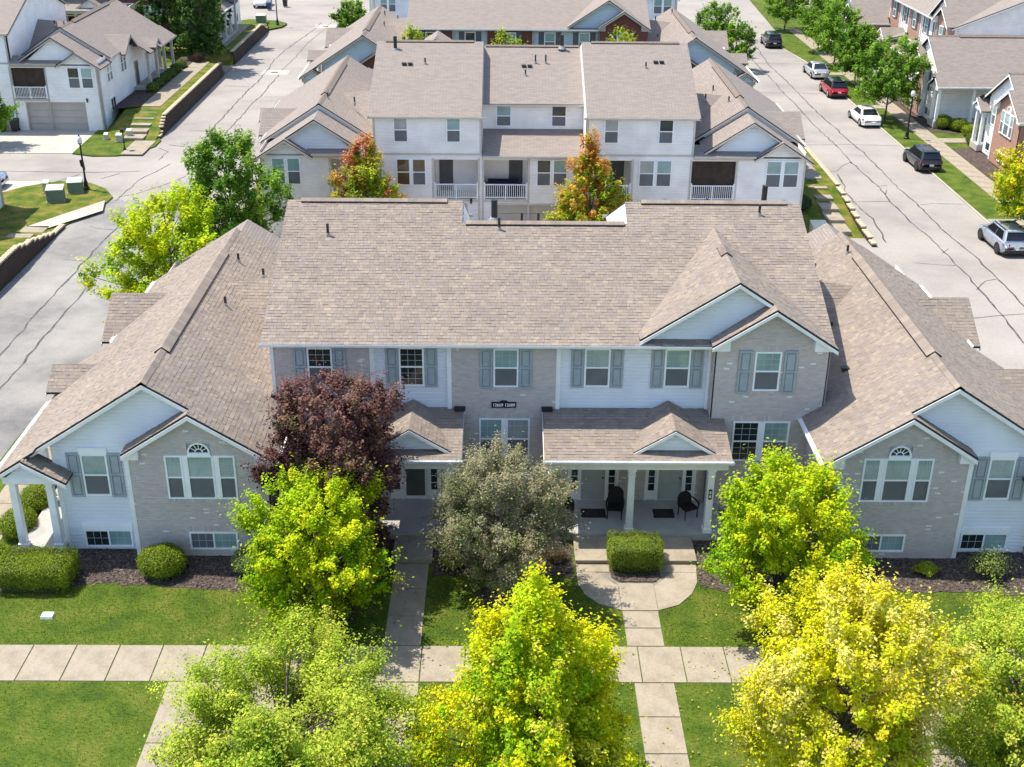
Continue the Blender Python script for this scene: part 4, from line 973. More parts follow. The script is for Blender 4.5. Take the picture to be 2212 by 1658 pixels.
        if front:
            sa = lambda a, b: sorted((sx*a, sx*b))
            # siding gable and brick bay gable
            low = [(sx*14.8, -0.2), (sx*17.62, -0.2), (sx*17.62, 4.3), (sx*14.8, 4.3)]; upp = [(sx*11.0, 4.302), (sx*17.62, 4.302), (sx*17.62, 4.55), (sx*ur, 6.82), (sx*11.0, 4.88)]
            fs = F(-3.45); hs = [(*sa(15.72, 16.66), 2.3, 4.12), (*sa(15.2, 16.95), 0.12, 0.86)]
            wl(fs, low, 'front', hs); wl(fs, upp, 'gable')
            a0, a1 = sa(15.72, 16.66); window(B, F(-3.43), a0, a1, 2.3, 4.0, up=PANE_B, head=0.26, grid=near)
            for s0, s1 in ((a0-0.5, a0-0.02), (a1+0.02, a1+0.5)): shutter(B, F(-3.48), s0, s1, 2.25, 4.05, shut)
            a0, a1 = sa(15.2, 16.95); window(B, F(-3.43), a0, a1, 0.12, 0.86, up=PANE_B, lo=PANE_D, head=0.26, grid=near, style='sl')
            bp = [(sx*10.0, -0.2), (sx*14.85, -0.2), (sx*14.85, 4.40), (sx*12.5, 5.90), (sx*10.0, 4.35)]
            fb = F(-3.85-bo); ac = sx*12.32; hb = [(*sa(11.08, 13.56), 2.43, 4.2), (*sa(11.25, 13.0), 0.3, 1.05), (ac-0.41, ac+0.41, 4.1, 4.70)]
            wl(fb, bp, 'brick', hb)
            a0, a1 = hb[0][0], hb[0][1]; w1 = 0.62
            window(B, fb, a0, a0+w1, 2.43, 4.2, grid=near); window(B, fb, a1-w1, a1, 2.43, 4.2, grid=near); window(B, fb, a0+w1+0.14, a1-w1-0.14, 2.43, 4.2, grid=near)
            for x0 in (a0+w1, a1-w1-0.14): m = MB(); m.fbox(fb, x0, x0+0.14, 2.43, 4.2, 0, 0.09); m.build('mullion', TRIM, B)
            fanlight(B, fb, ac, 4.31, 0.40)
            a0, a1 = hb[1][0], hb[1][1]; window(B, fb, a0, a1, 0.3, 1.05, up=PANE_B, lo=PANE_S, grid=near, style='sl')
            if near:
                soldier(B, fb, *sa(11.15, 13.1), 1.07, 0.2, 0.084, 11); soldier(B, fb, *sa(11.0, 13.64), 2.3, 0.11, 0.1, 12)
            m = MB(); m.fbox(F(-3.85), *sa(14.82, 14.98), -0.1, 4.3, -0.3, 0.09); m.build('corner_trim', trim, B)
            m = MB(); m.fbox(fs, *sa(17.5, 17.66), -0.1, 4.3, 0.0, 0.05); m.build('corner_trim', trim, B)
            wl(S(sx, 14.85), [(-3.9, -0.2), (-3.45, -0.2), (-3.45, 4.3), (-3.9, 4.3)], 'front')
            roof_slope(B, [Q(12.5, -4.2, 5.96), Q(14.98, -4.2, 4.37), Q(14.98, -3.4, 4.37), Q(12.5, -3.4, 5.96)], N, seed=51)
            fascia(B, Q(12.5, -4.22, 5.96), Q(14.98, -4.22, 4.37), trim, 0.15); fascia(B, Q(12.5, -4.22), Q(9.6, -4.22), trim, 0.15)
            fascia(B, Q(ur, -3.82), Q(12.3, -3.82), trim, 0.15); fascia(B, Q(ur, -3.82), Q(18.4, -3.82), trim, 0.15)
            for a0, a1, b0, b1 in ((9.62, 10.35, 4.02, 4.45), (14.4, 14.98, 4.25, 4.7)):
                x0, x1 = sa(a0, a1); zt = [(5.86-0.64*abs(abs(x)-12.5)) for x in (x0, x1)]
                m = MB(); m.hexa([(x0, -4.12, b0-0.15), (x1, -4.12, b0-0.15), (x1, -3.8, b0-0.15), (x0, -3.8, b0-0.15), (x0, -4.12, zt[0]), (x1, -4.12, zt[1]), (x1, -3.8, zt[1]), (x0, -3.8, zt[0])]); m.build('eave_return', trim, B)
            for k in range(3): m = MB(); m.box(*sa(9.62+0.26*k, 9.9+0.26*k), -0.16, 0.02, 4.1+0.13*k, 4.38+0.16*k); m.build('roof_flashing', DARK, B)
            downspout(B, sx*10.42, -3.98+0.1, 0.0, 3.95, trim if not near else PIPEW)
        if rear:
            # stepped rear gables
            fascia(B, Q(ur, 12.72), Q(10.4, 12.72), rtrim); fascia(B, Q(ur, 12.72), Q(18.05, 12.72), rtrim)
            wl(K(12.55), [(-sx*11.2, 4.9), (-sx*17.4, 4.6), (-sx*ur, 6.85)], 'gable')
            zg = 6.55
            roof_slope(B, [Q(ur, 12.4, zg), Q(11.0, 12.4, zg-s*3.05), Q(11.0, 15.35, zg-s*3.05), Q(ur, 15.35, zg)], 0)
            roof_slope(B, [Q(ur, 12.4, zg), Q(18.05, 12.4, zg-s*4.0), Q(18.05, 15.4, zg-s*4.0), Q(ur, 15.4, zg)], 0)
            roof_slope(B, [Q(15.95, 15.4, 5.34), Q(18.05, 15.4, 3.99), Q(18.05, 15.7, 3.99), Q(15.95, 15.7, 5.34)], 0)
            roof_slope(B, [Q(15.95, 15.7, 5.34), Q(14.2, 15.7, 4.22), Q(14.2, 15.0, 4.22), Q(15.95, 15.0, 5.34)], 0)
            roof_slope(B, [Q(10.3, 15.55, 4.36), Q(14.6, 15.55, 4.36), Q(14.6, 14.5, 4.86), Q(10.3, 14.5, 4.86)], 0)
            for a, b in ((Q(ur, 15.37, zg), Q(11.0, 15.37, zg-s*3.05)), (Q(ur, 15.37, zg), Q(16.1, 15.37, zg-s*2.05)), (Q(15.95, 15.72, 5.34), Q(18.05, 15.72, 3.99)), (Q(15.95, 15.72, 5.34), Q(14.2, 15.72, 4.22))): fascia(B, a, b, rtrim)
            wl(K(15.02), [(-sx*11.6, 4.5), (-sx*16.3, 4.5), (-sx*16.3, 4.95), (-sx*ur, 6.42)], 'gable')
            gutter(B, *([Q(10.3, 15.62, 4.36), Q(14.3, 15.62, 4.36)][::(-1 if sx > 0 else 1)]), rtrim)
            m = MB(); m.box(*sorted((sx*10.3, sx*14.5)), 15.05, 15.5, 4.1, 4.3); m.build('eave_board', rtrim, B)
            wl(K(15.3), [(-sx*14.3, 4.15), (-sx*17.62, 4.15), (-sx*15.95, 5.22)], 'rear')
    if rear:
        # ground and first floor rear wall with balconies cut in
        bal = [(-6.44, -3.6), (-3.22, -0.38), (3.5, 6.34), (10.25, 13.1), (-13.1, -10.25)]
        gar = [(-9.3, -4.4), (-2.42, 2.2), (3.4, 8.3), (11.2, 16.1), (-16.1, -11.2)]
        fn = K(15.3); w_d = 15.3
        holes = [(a, b, 1.4, 4.08) for a, b in bal]+[(a, b, -1.42, 0.97) for a, b in gar]
        cuts = sorted(set([-17.6, 17.6]+[x for h in holes for x in h[:2]]))
        mb = MB()
        zs = [-1.5, -1.42, 0.97, 1.4, 4.08, 4.3]
        for i in range(len(cuts)-1):
            for j in range(len(zs)-1):
                am = (cuts[i]+cuts[i+1])/2; zm = (zs[j]+zs[j+1])/2
                if any(h[0] < am < h[1] and h[2] < zm < h[3] for h in holes): continue
                mb.face([fn(cuts[i], zs[j], 0), fn(cuts[i+1], zs[j], 0), fn(cuts[i+1], zs[j+1], 0), fn(cuts[i], zs[j+1], 0)])
        w = mb.build('rear_wall', sr, B)
        siding(w, fn, [(-17.6, -1.4), (17.6, -1.4), (17.6, 4.3), (-17.6, 4.3)], sr, holes, expo=0.2, single=False)
        for k, (a, b) in enumerate(bal):
            mb = MB(); dp = -1.9
            mb.face([fn(a, 1.4, dp), fn(b, 1.4, dp), fn(b, 4.08, dp), fn(a, 4.08, dp)])
            for x in (a, b): mb.face([fn(x, 1.4, dp), fn(x, 1.4, 0), fn(x, 4.08, 0), fn(x, 4.08, dp)])
            mb.face([fn(a, 4.08, dp), fn(b, 4.08, dp), fn(b, 4.08, 0), fn(a, 4.08, 0)])
            bw = mb.build('balcony_recess', sr, B)
            mb = MB(); mb.fbox(fn, a, b, 1.22, 1.4, dp, 0.1); mb.build('balcony_floor', rtrim, B)
            mb = MB(); x0 = a+0.25 if k in (0, 3) else b-1.2; mb.fbox(fn, x0, x0+0.9, 1.4, 3.5, dp+0.002, dp+0.06); mb.build('balcony_door', DOOR_B, B)
            railing(B, fn, a, b, 1.4)
            if k == 3: 
                mb = MB(); mb.fbox(fn, a+0.05, b-0.05, 1.75, 4.06, -0.16, -0.12); mb.build('balcony_blind', BLINDM, B)
            for x0 in (a-0.14, b+0.001): m = MB(); m.fbox(fn, x0, x0+0.139, -1.4, 4.1, 0, 0.05); m.build('corner_trim', rtrim, B)
        for a, b in gar:
            mb = MB()
            for k in range(4): z = -1.40+2.36*k/4; mb.fbox(fn, a, b, z, z+0.565, -0.18, -0.12)
            mb.fbox(fn, a, b, -1.42, 0.97, -0.22, -0.17); mb.build('garage_door', garage, B)
            m = MB(); m.fbox(fn, a-0.12, a, -1.4, 0.97, -0.15, 0.05); m.fbox(fn, b, b+0.12, -1.4, 0.97, -0.15, 0.05); m.fbox(fn, a-0.12, b+0.12, 0.97, 1.1, -0.15, 0.051); m.build('garage_trim', rtrim, B)
            wall_lamp(B, fn, b+0.35, 1.25)
        for (a, b) in ((-8.87, -6.96), (0.2, 2.19), (6.82, 8.94), (15.06, 17.2), (-16.92, -15.06)):
            m_ = (a+b)/2; br = a == -8.87
            window(B, fn, a, m_-0.06, 2.28, 4.06, up=PANE_BR if br else pane(), lo=PANE_BR if br else PANE_S, grid=False); window(B, fn, m_+0.06, b, 2.28, 4.06, up=PANE_BR if br else pane(), grid=False)
            m = MB(); m.fbox(fn, m_-0.06, m_+0.06, 2.28, 4.06, 0, 0.06); m.build('mullion', TRIM, B)
        fu = K(15.3)
        for a, b, c, d in ((-10.3, -3.35, (-8.98, -8.06), (-5.61, -4.69)), (3.35, 10.3, (4.47, 5.4), (7.95, 8.9))):
            wl(fu, [(a, 4.302), (b, 4.302), (b, 6.85), (a, 6.85)], 'rear')
            for x0, x1 in (c, d): window(B, fu, x0, x1, 5.12, 6.72, up=pane(), grid=False)
            m = MB(); m.fbox(fu, a, b, 4.28, 4.42, 0, 0.06); m.build('belt_board', rtrim, B)
            for x in (a, b-0.14): m = MB(); m.fbox(fu, x, x+0.14, 4.42, 6.8, 0, 0.05); m.build('corner_trim', rtrim, B)
            gutter(B, fu(a-0.2, 6.78, 0.26), fu(b+0.2, 6.78, 0.26), rtrim)
        fc = K(12.1)
        wl(fc, [(-3.35, 4.9), (3.35, 4.9), (3.35, 6.95), (-3.35, 6.95)], 'rear')
        for x0, x1 in ((-2.45, -1.45), (1.2, 2.2)): window(B, fc, x0, x1, 5.4, 6.8, up=pane(), grid=False)
        gutter(B, fc(-3.3, 6.93, 0.45), fc(3.3, 6.93, 0.45), rtrim)
        roof_slope(B, [(-3.33, 15.6, 4.32), (3.33, 15.6, 4.32), (3.33, 12.1, 5.25), (-3.33, 12.1, 5.25)], 0)
        gutter(B, fn(-3.3, 4.3, 0.36), fn(3.3, 4.3, 0.36), rtrim)
        for sx in wings:
            downspout(B, sx*17.55, 15.36, -1.4, 4.2, rtrim)
            m = MB(); m.fbox(S(sx, 17.6), 14.85, 15.3, -1.5, 4.1, -0.0, 0.04); m.build('corner_trim', rtrim, B)
    if vents:
        for (u, v, h) in ((-8.7, 5.2, 0.5), (-1.85, 5.6, 0.5), (8.8, 6.55, 0.45)): vent_pipe(B, u, v, Zm(v), h)
        for (u, v) in ((-13.35, 9.47), (-13.0, 4.9), (13.75, 10.3)): vent_pipe(B, u, v, Zo(abs(u)), 0.4)
        vent_pipe(B, -12.0, 8.0, 6.35, 0.4); vent_pipe(B, 11.85, 4.8, 5.3, 0.45); vent_pipe(B, 12.1, 9.3, 6.2, 0.45)
        box_vent(B, 11.5, 1.05, Zo(11.5), 0.11)
        vent_pipe(B, -2.05, 6.4, Zm(6.0), 0.85, 0.13); vent_pipe(B, -0.9, 8.0, 8.75, 0.55); vent_pipe(B, -0.2, 8.0, 8.75, 0.55)
        vent_pipe(B, 9.3, 8.2, 9.6, 0.9, 0.12)
        for (u, v) in ((-7.5, 10.2), (7.2, 9.9)): vent_pipe(B, u, v, Zm(7.3)-sl*(v-7.3), 0.4)
        for (u, v) in ((-8.6, 9.6), (-8.2, 9.6), (8.6, 10.0), (8.2, 10.0)): box_vent(B, u, v, Zm(7.3)-sl*(v-7.3), 0.12)
        for (u, v) in ((-0.6, 8.4), (-0.2, 8.4)): box_vent(B, -u, v, Zm(6)-sl*(v-6), 0.12)
        vent_pipe(B, 0.5, 9.4, Zm(6)-sl*3.4, 0.4)
    return B
PORCHF = pm('porch_concrete', (0.40, 0.39, 0.37), 0.85, 0.08, 1.5)
DOOR_B = pm('balcony_door', (0.10, 0.10, 0.10), 0.5, 0.1, 2)
BLINDM = pm('brown_blind', (0.055, 0.038, 0.028), 0.9, 0.15, 3)
PIPEW = pm('downspout_white', (0.6, 0.6, 0.6), 0.5, 0.05, 3)

townhouse('townhouse', 'front townhouse row with taupe brick, grey shutters and two covered porches', (1.72, 0, 0), 0, near=True, rear=True, seed=3)
townhouse('townhouse', 'middle townhouse row seen from behind with white balcony railings and garages', (2.0, 51, 0), math.pi, front=True, brick=DKBR, gable=SIDE_F, trim=TRIM_R, gutmat=TRIM_R, seed=5)
townhouse('townhouse', 'farther townhouse row with dark red brick and blue gables behind the middle row', (2.2, 67.4, 0), 0, brick=DKBR, sf=SIDE_T, gable=SIDE_T, shut=SHUT_D, rear=False, trim=TRIM_G, seed=6)
townhouse('townhouse', 'white townhouse end with grey garage door and corner porch at upper left', (-52.2, 79.2, 0), math.pi, front=True, brick=REDBR, sf=SIDE_W, sr=SIDE_W, gable=SIDE_W, trim=TRIM_G, rtrim=TRIM_G, gutmat=TRIM_G, garage=GARAGE_G, seed=8)
townhouse('townhouse', 'dark brick townhouse partly hidden behind the white house at top left', (-50.5, 101, 0), 0, brick=DKBR, sf=DKS if 'DKS' in globals() else SIDE_R, rear=False, trim=TRIM_R, seed=9, vents=False)
townhouse('townhouse', 'house with white side wall cut off by the left edge', (-52.95, 26.95, 0), 0, sf=SIDE_W, sr=SIDE_W, front=False, side=SIDE_W, rear=True, trim=TRIM_G, rtrim=TRIM_G, seed=10, wings=(1,), vents=False)
townhouse('townhouse', 'nearer red brick and white townhouse with arched window at the right edge', (43.4, 40.75, -1.0), -math.pi/2, brick=REDBR, sf=SIDE_W, gable=SIDE_W, side=SIDE_W, rear=False, seed=12, vents=False)
townhouse('townhouse', 'farther red brick and white townhouse with long brown roof behind the street trees', (42.3, 85.6, -1.0), -math.pi/2, brick=REDBR, sf=SIDE_W, gable=SIDE_W, side=SIDE_R, rear=False, shut=SHUT_D, seed=13, vents=False)
townhouse('townhouse', 'pale rear wall of the townhouse row beyond the farther row', (2.5, 121.5, 0), math.pi, front=False, sr=SIDE_F, seed=14, vents=False)
townhouse('townhouse', 'townhouse row with grey garage doors at the very top left', (-36, 166.5, 0), math.pi, front=False, sr=SIDE_R, garage=GARAGE_G, seed=15, vents=False)
townhouse('townhouse', 'red brick townhouse farthest along the right street', (43.5, 127, -1.0), -math.pi/2, brick=REDBR, sf=SIDE_W, gable=SIDE_W, side=SIDE_W, rear=False, seed=16, vents=False)

# ================================================================== VEGETATION
def leaf_mesh(name, pos, nrm, size, col, rg, mat, parent, fold=0.35, aspect=0.62):
    """leaf = kite of two triangles folded on its midrib"""
    n = len(pos)
    nrm = nrm/np.linalg.norm(nrm, axis=1, keepdims=True)
    t = rg.normal(0, 1, (n, 3)); t -= nrm*(t*nrm).sum(1, keepdims=True); t /= np.linalg.norm(t, axis=1, keepdims=True)+1e-9
    b = np.cross(nrm, t); s = size[:, None]
    v = np.empty((n, 4, 3), np.float32)
    v[:, 0] = pos-t*s*0.5; v[:, 2] = pos+t*s*0.5
    v[:, 1] = pos+b*s*aspect*0.5+nrm*s*fold*0.3; v[:, 3] = pos-b*s*aspect*0.5+nrm*s*fold*0.3
    me = bpy.data.meshes.new(name); me.vertices.add(4*n); me.vertices.foreach_set('co', v.ravel())
    idx = (np.arange(n)[:, None]*4+np.array([[0, 1, 2, 0, 2, 3]])).astype(np.int32).ravel()
    me.loops.add(6*n); me.loops.foreach_set('vertex_index', idx); me.polygons.add(2*n)
    me.polygons.foreach_set('loop_start', np.arange(0, 6*n, 3, dtype=np.int32)); me.polygons.foreach_set('loop_total', np.full(2*n, 3, np.int32))
    at = me.attributes.new('Col', 'FLOAT_COLOR', 'FACE')
    c = np.repeat(np.hstack([col, np.ones((n, 1))]), 2, axis=0).astype(np.float32); at.data.foreach_set('color', c.ravel())
    me.materials.append(mat); me.update(calc_edges=True)
    o = bpy.data.objects.new(name, me); COL.objects.link(o); o.parent = parent
    return o

def prof(shape, t):
    if shape == 'cone': return np.where(t < 0.18, 0.55+t/0.18*0.45, (1-(t-0.18)/0.82)**0.85*0.98+0.03)
    if shape == 'oval': return np.sqrt(np.clip(1-((t-0.42)/0.6)**2, 0.02, 1))
    if shape == 'vase': return np.sqrt(np.clip(1-((t-0.6)/0.62)**2, 0.02, 1))
    if shape == 'pine': return np.clip(1.05-t, 0.04, 1)*0.95
    return np.sqrt(np.clip(1-((t-0.45)/0.58)**2, 0.02, 1))

def tree(name, label, base, h, width, pal, shape='round', clear=0.18, leaves=9000, size=0.13, clusters=220, seed=1, group=None, trunk=0.11, cat='tree', spread=1.0, hi=None, lean=(0, 0), open_=0.0, bark=None):
    """pal: list of (rgb, weight, low, high) colours living between two heights of the crown"""
    rg = np.random.default_rng(seed); t = thing(name, label, cat, base, 0, group); leaves = int(leaves*(2.6 if size < 0.14 else 2.2)); clusters = int(clusters*(2.9 if size < 0.14 else 2.0))
    z0 = h*clear; H = h-z0; Rm = width/2
    tt = rg.random(clusters*3); w = prof(shape, tt)**1.6; keep = rg.random(len(tt)) < w/w.max(); tt = tt[keep][:clusters]; nc = len(tt)
    ang = rg.random(nc)*2*np.pi
    ph = rg.random(4)*6.28
    lump = 0.92+0.17*np.sin(3*ang+ph[0]+tt*5)+0.13*np.sin(5*ang+ph[1]-tt*9)+0.12*np.sin(2*ang+ph[2]+tt*13)
    rr = prof(shape, tt)*Rm*lump*(0.22+0.78*rg.random(nc)**0.5)
    cx = rr*np.cos(ang)+lean[0]*tt; cy = rr*np.sin(ang)+lean[1]*tt; cz = z0+tt*H+rg.normal(0, 0.05*H, nc)*0.5
    C = np.stack([cx, cy, cz], 1)
    nb = max(12, nc//9); bi = rg.integers(0, nc, nb); dd2 = ((C[:, None]-C[bi][None])**2*np.array([1, 1, 1.6])).sum(2); j = dd2.argmin(1)
    C = C*0.76+C[bi][j]*0.24; cx, cy, cz = C[:, 0], C[:, 1], C[:, 2]
    # trunk and limbs
    mb = MB(); pts = []; rad = []
    for i in range(7):
        f = i/6; pts.append((lean[0]*f*0.8+rg.normal(0, 0.03)*i*0.4, lean[1]*f*0.8+rg.normal(0, 0.03)*i*0.4, h*0.9*f)); rad.append(trunk*(1-0.85*f)*(1.25 if i == 0 else 1))
    mb.tube(pts, rad, 9)
    order = rg.permutation(np.argsort(-rr)[:nc//2])
    for k in order[:max(14, nc//14)]:
        c = C[k]; zb = max(z0*0.75, c[2]-0.45*math.hypot(c[0], c[1])-0.35*H*0.3); f = min(0.95, zb/(h*0.9)); i = int(f*6); a = np.array(pts[i])*(1-(f*6-i))+np.array(pts[min(6, i+1)])*(f*6-i)
        m1 = a*0.55+c*0.45+np.array([0, 0, 0.12*H*0.3])+rg.normal(0, 0.06, 3); r0 = trunk*0.42*(1-0.6*f)
        mb.tube([a, m1, c*0.9+m1*0.1+np.array([0, 0, -0.05]), c], [r0, r0*0.6, r0*0.3, 0.008], 5)
    mb.build('trunk', bark or BARK, t, smooth=True)
    # leaves
    per = rg.multinomial(leaves, np.full(nc, 1/nc)); ci = np.repeat(np.arange(nc), per); n = len(ci)
    cr = (0.085+0.10*rg.random(nc)**1.3)*(1.0 if size < 0.14 else 1.25)*spread*(width/5.0)**0.5
    off = rg.normal(0, 1, (n, 3)); off /= np.linalg.norm(off, axis=1, keepdims=True); off *= (rg.random(n)**0.45)[:, None]
    dirc = C-np.array([0, 0, z0+0.15*H]); dirc /= np.linalg.norm(dirc, axis=1, keepdims=True)+1e-9; dirc[:, 2] += 0.35; dirc /= np.linalg.norm(dirc, axis=1, keepdims=True)
    dl = dirc[ci]; al = (off*dl).sum(1, keepdims=True); el = (1.0+1.3*rg.random(nc)**2)[ci][:, None]
    off = (off-al*dl)*(0.95-0.25*np.clip(al, 0, 1))+al*dl*el
    pos = C[ci]+off*(cr[ci]*1.75)[:, None]
    # a few shoots that stick out
    sh = rg.random(n) < 0.10
    d = C[ci]-np.array([0, 0, z0+0.35*H]); d /= np.linalg.norm(d, axis=1, keepdims=True)+1e-9
    pos[sh] += d[sh]*(rg.random(sh.sum())*0.55)[:, None]*spread
    nrm = d*0.4+off*0.55+rg.normal(0, 0.5, (n, 3))+np.array([-0.25, 0.1, 0.75])
    tl = np.clip((pos[:, 2]-z0)/H, 0, 1)
    pc = np.array([p[0] for p in pal]); wt = np.array([p[1] for p in pal]); lo = np.array([p[2] for p in pal]); hi_ = np.array([p[3] for p in pal])
    # colour picked per cluster with patches, jitter per leaf
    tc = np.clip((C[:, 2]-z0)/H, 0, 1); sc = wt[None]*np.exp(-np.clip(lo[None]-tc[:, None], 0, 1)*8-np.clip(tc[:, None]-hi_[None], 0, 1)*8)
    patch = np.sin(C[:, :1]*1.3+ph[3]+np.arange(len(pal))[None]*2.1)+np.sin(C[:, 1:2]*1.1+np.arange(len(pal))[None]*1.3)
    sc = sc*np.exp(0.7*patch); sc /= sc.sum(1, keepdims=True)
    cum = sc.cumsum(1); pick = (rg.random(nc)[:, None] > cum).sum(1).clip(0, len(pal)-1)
    lp = pick[ci]; swap = rg.random(n) < 0.25
    cum2 = sc[ci].cumsum(1); lp2 = (rg.random(n)[:, None] > cum2).sum(1).clip(0, len(pal)-1); lp = np.where(swap, lp2, lp)
    col = 1.12*pc[lp]*(1+rg.normal(0, 0.16, (n, 1)))*(1+rg.normal(0, 0.10, (nc, 1)))[ci]*(1+rg.normal(0, 0.05, (n, 3)))
    leaf_mesh('crown', pos, nrm, size*(0.88 if size < 0.14 else 1.15)*rg.uniform(0.55, 1.35, n), np.clip(col, 0.004, 0.95), rg, LEAF, t)
    return t

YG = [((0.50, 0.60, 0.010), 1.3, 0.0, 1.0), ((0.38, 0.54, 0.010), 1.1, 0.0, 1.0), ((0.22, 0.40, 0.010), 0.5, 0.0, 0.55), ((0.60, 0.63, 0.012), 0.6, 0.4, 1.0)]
YELLOW = [((0.68, 0.64, 0.006), 2.0, 0.0, 1.0), ((0.48, 0.60, 0.010), 1.1, 0.0, 1.0), ((0.28, 0.46, 0.010), 0.6, 0.0, 0.75), ((0.70, 0.64, 0.07), 0.4, 0.35, 0.8)]
GOLD = [((0.68, 0.62, 0.03), 1.2, 0.15, 1.0), ((0.62, 0.62, 0.010), 1.1, 0.0, 0.9), ((0.74, 0.67, 0.16), 0.7, 0.35, 1.0), ((0.45, 0.56, 0.010), 0.6, 0.0, 0.5)]
GREENY = [((0.36, 0.47, 0.04), 1.0, 0.0, 1.0), ((0.48, 0.56, 0.06), 1.0, 0.2, 1.0), ((0.22, 0.35, 0.025), 0.8, 0.0, 0.8), ((0.56, 0.56, 0.08), 0.3, 0.2, 1.0)]
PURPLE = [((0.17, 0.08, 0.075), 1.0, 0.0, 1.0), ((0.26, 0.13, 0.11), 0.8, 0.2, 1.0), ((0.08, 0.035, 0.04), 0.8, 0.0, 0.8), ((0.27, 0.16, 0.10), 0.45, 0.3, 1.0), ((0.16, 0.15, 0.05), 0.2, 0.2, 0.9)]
OLIVE = [((0.28, 0.275, 0.15), 1.0, 0.0, 1.0), ((0.38, 0.35, 0.22), 0.8, 0.2, 1.0), ((0.17, 0.19, 0.085), 0.9, 0.0, 0.8), ((0.42, 0.36, 0.20), 0.4, 0.3, 1.0), ((0.26, 0.29, 0.10), 0.3, 0.0, 1.0)]
GREEN = [((0.18, 0.34, 0.03), 1.0, 0.0, 1.0), ((0.28, 0.44, 0.05), 0.9, 0.2, 1.0), ((0.10, 0.22, 0.02), 0.8, 0.0, 0.8)]
DGREEN = [((0.10, 0.20, 0.045), 1.0, 0.0, 1.0), ((0.17, 0.27, 0.06), 0.8, 0.2, 1.0), ((0.06, 0.13, 0.03), 1.0, 0.0, 0.8)]
AUT = [((0.58, 0.20, 0.10), 1.7, 0.62, 1.0), ((0.60, 0.34, 0.06), 1.2, 0.4, 0.9), ((0.36, 0.44, 0.03), 1.4, 0.0, 0.65), ((0.18, 0.29, 0.02), 0.9, 0.0, 0.6), ((0.60, 0.52, 0.04), 0.6, 0.1, 0.7)]
ORNG = [((0.66, 0.25, 0.05), 0.9, 0.2, 0.9), ((0.55, 0.42, 0.05), 1.2, 0.3, 1.0), ((0.40, 0.48, 0.03), 1.3, 0.0, 0.6), ((0.17, 0.28, 0.02), 0.8, 0.0, 0.6)]
BARKL = pm('light_bark', (0.33, 0.30, 0.27), 0.95, 0.25, 6.0, 0.6, 30)

tree('purple_maple', 'dark purple leaved maple against the front row left of the first porch', (-5.8, -4.2, 0), 7.0, 4.9, PURPLE, 'vase', 0.08, 30000, 0.125, 330, 11, trunk=0.12)
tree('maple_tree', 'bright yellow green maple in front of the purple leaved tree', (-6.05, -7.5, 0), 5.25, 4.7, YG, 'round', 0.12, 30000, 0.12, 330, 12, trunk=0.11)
tree('crabapple_tree', 'greyish olive tree with a bare trunk between the two porches', (0.0, -6.2, 0), 5.5, 4.75, OLIVE, 'round', 0.22, 34000, 0.085, 380, 13, trunk=0.09, bark=BARKL)
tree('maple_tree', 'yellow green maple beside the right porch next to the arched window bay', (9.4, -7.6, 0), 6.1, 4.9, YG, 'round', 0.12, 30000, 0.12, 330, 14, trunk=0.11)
tree('street_tree', 'airy pale green tree over the parking pad at the bottom left', (-5.8, -15.8, 0), 4.0, 6.8, GREENY, 'vase', 0.15, 48000, 0.095, 420, 15, trunk=0.11, spread=1.25, group='street trees along the bottom edge')
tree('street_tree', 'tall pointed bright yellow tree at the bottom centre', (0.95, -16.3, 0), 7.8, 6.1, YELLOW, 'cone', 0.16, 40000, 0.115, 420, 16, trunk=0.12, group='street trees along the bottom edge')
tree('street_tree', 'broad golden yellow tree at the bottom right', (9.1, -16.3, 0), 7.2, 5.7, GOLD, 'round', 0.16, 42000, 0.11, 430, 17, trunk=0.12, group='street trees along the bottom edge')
tree('street_tree', 'pale green tree cut off by the lower right corner', (14.7, -14.9, 0), 5.5, 5.8, GREENY, 'round', 0.15, 32000, 0.095, 360, 18, trunk=0.11, spread=1.15, group='street trees along the bottom edge')
tree('maple_tree', 'bright lime green tree behind the left wing of the front row', (-17.0, 17.6, -1.4), 8.6, 7.2, YG, 'oval', 0.12, 20000, 0.15, 300, 19, trunk=0.14)
tree('maple_tree', 'deep green tree beside the left end of the middle row', (-16.5, 30.0, -1.4), 8.6, 6.3, GREEN, 'oval', 0.14, 18000, 0.16, 280, 20, trunk=0.14)
tree('autumn_maple', 'red topped autumn maple behind the front roof on the left', (-8.7, 33.0, -1.4), 8.1, 6.0, AUT, 'cone', 0.14, 14000, 0.15, 220, 21, trunk=0.11, group='autumn maples in the rear alley')
tree('autumn_maple', 'slender orange and green autumn maple behind the front roof on the right', (5.5, 32.6, -1.4), 8.1, 5.6, ORNG, 'cone', 0.14, 14000, 0.15, 220, 22, trunk=0.11, group='autumn maples in the rear alley')
for i, (x, y, h, w, lab) in enumerate(((-35.8, 93, 11.5, 5.2, 'leftmost tall dark evergreen beside the white corner porch house'), (-33.2, 97, 12.5, 5.6, 'tallest dark evergreen behind the white corner porch house'), (-31.6, 90.0, 9.5, 5.0, 'dark evergreen standing nearest the street wall'), (-33.5, 104, 12, 5.2, 'farthest dark evergreen near the second retaining wall'))):
    tree('evergreen_tree', lab, (x, y, 0), h, w, DGREEN, 'oval', 0.05, 9000, 0.24, 190, 30+i, 'tall evergreens at top left', trunk=0.16)
tree('young_tree', 'small green tree on the driveway at the left edge', (-42.4, 58.8, -1.4), 5.2, 3.8, GREEN, 'oval', 0.25, 5000, 0.17, 110, 40, trunk=0.07)
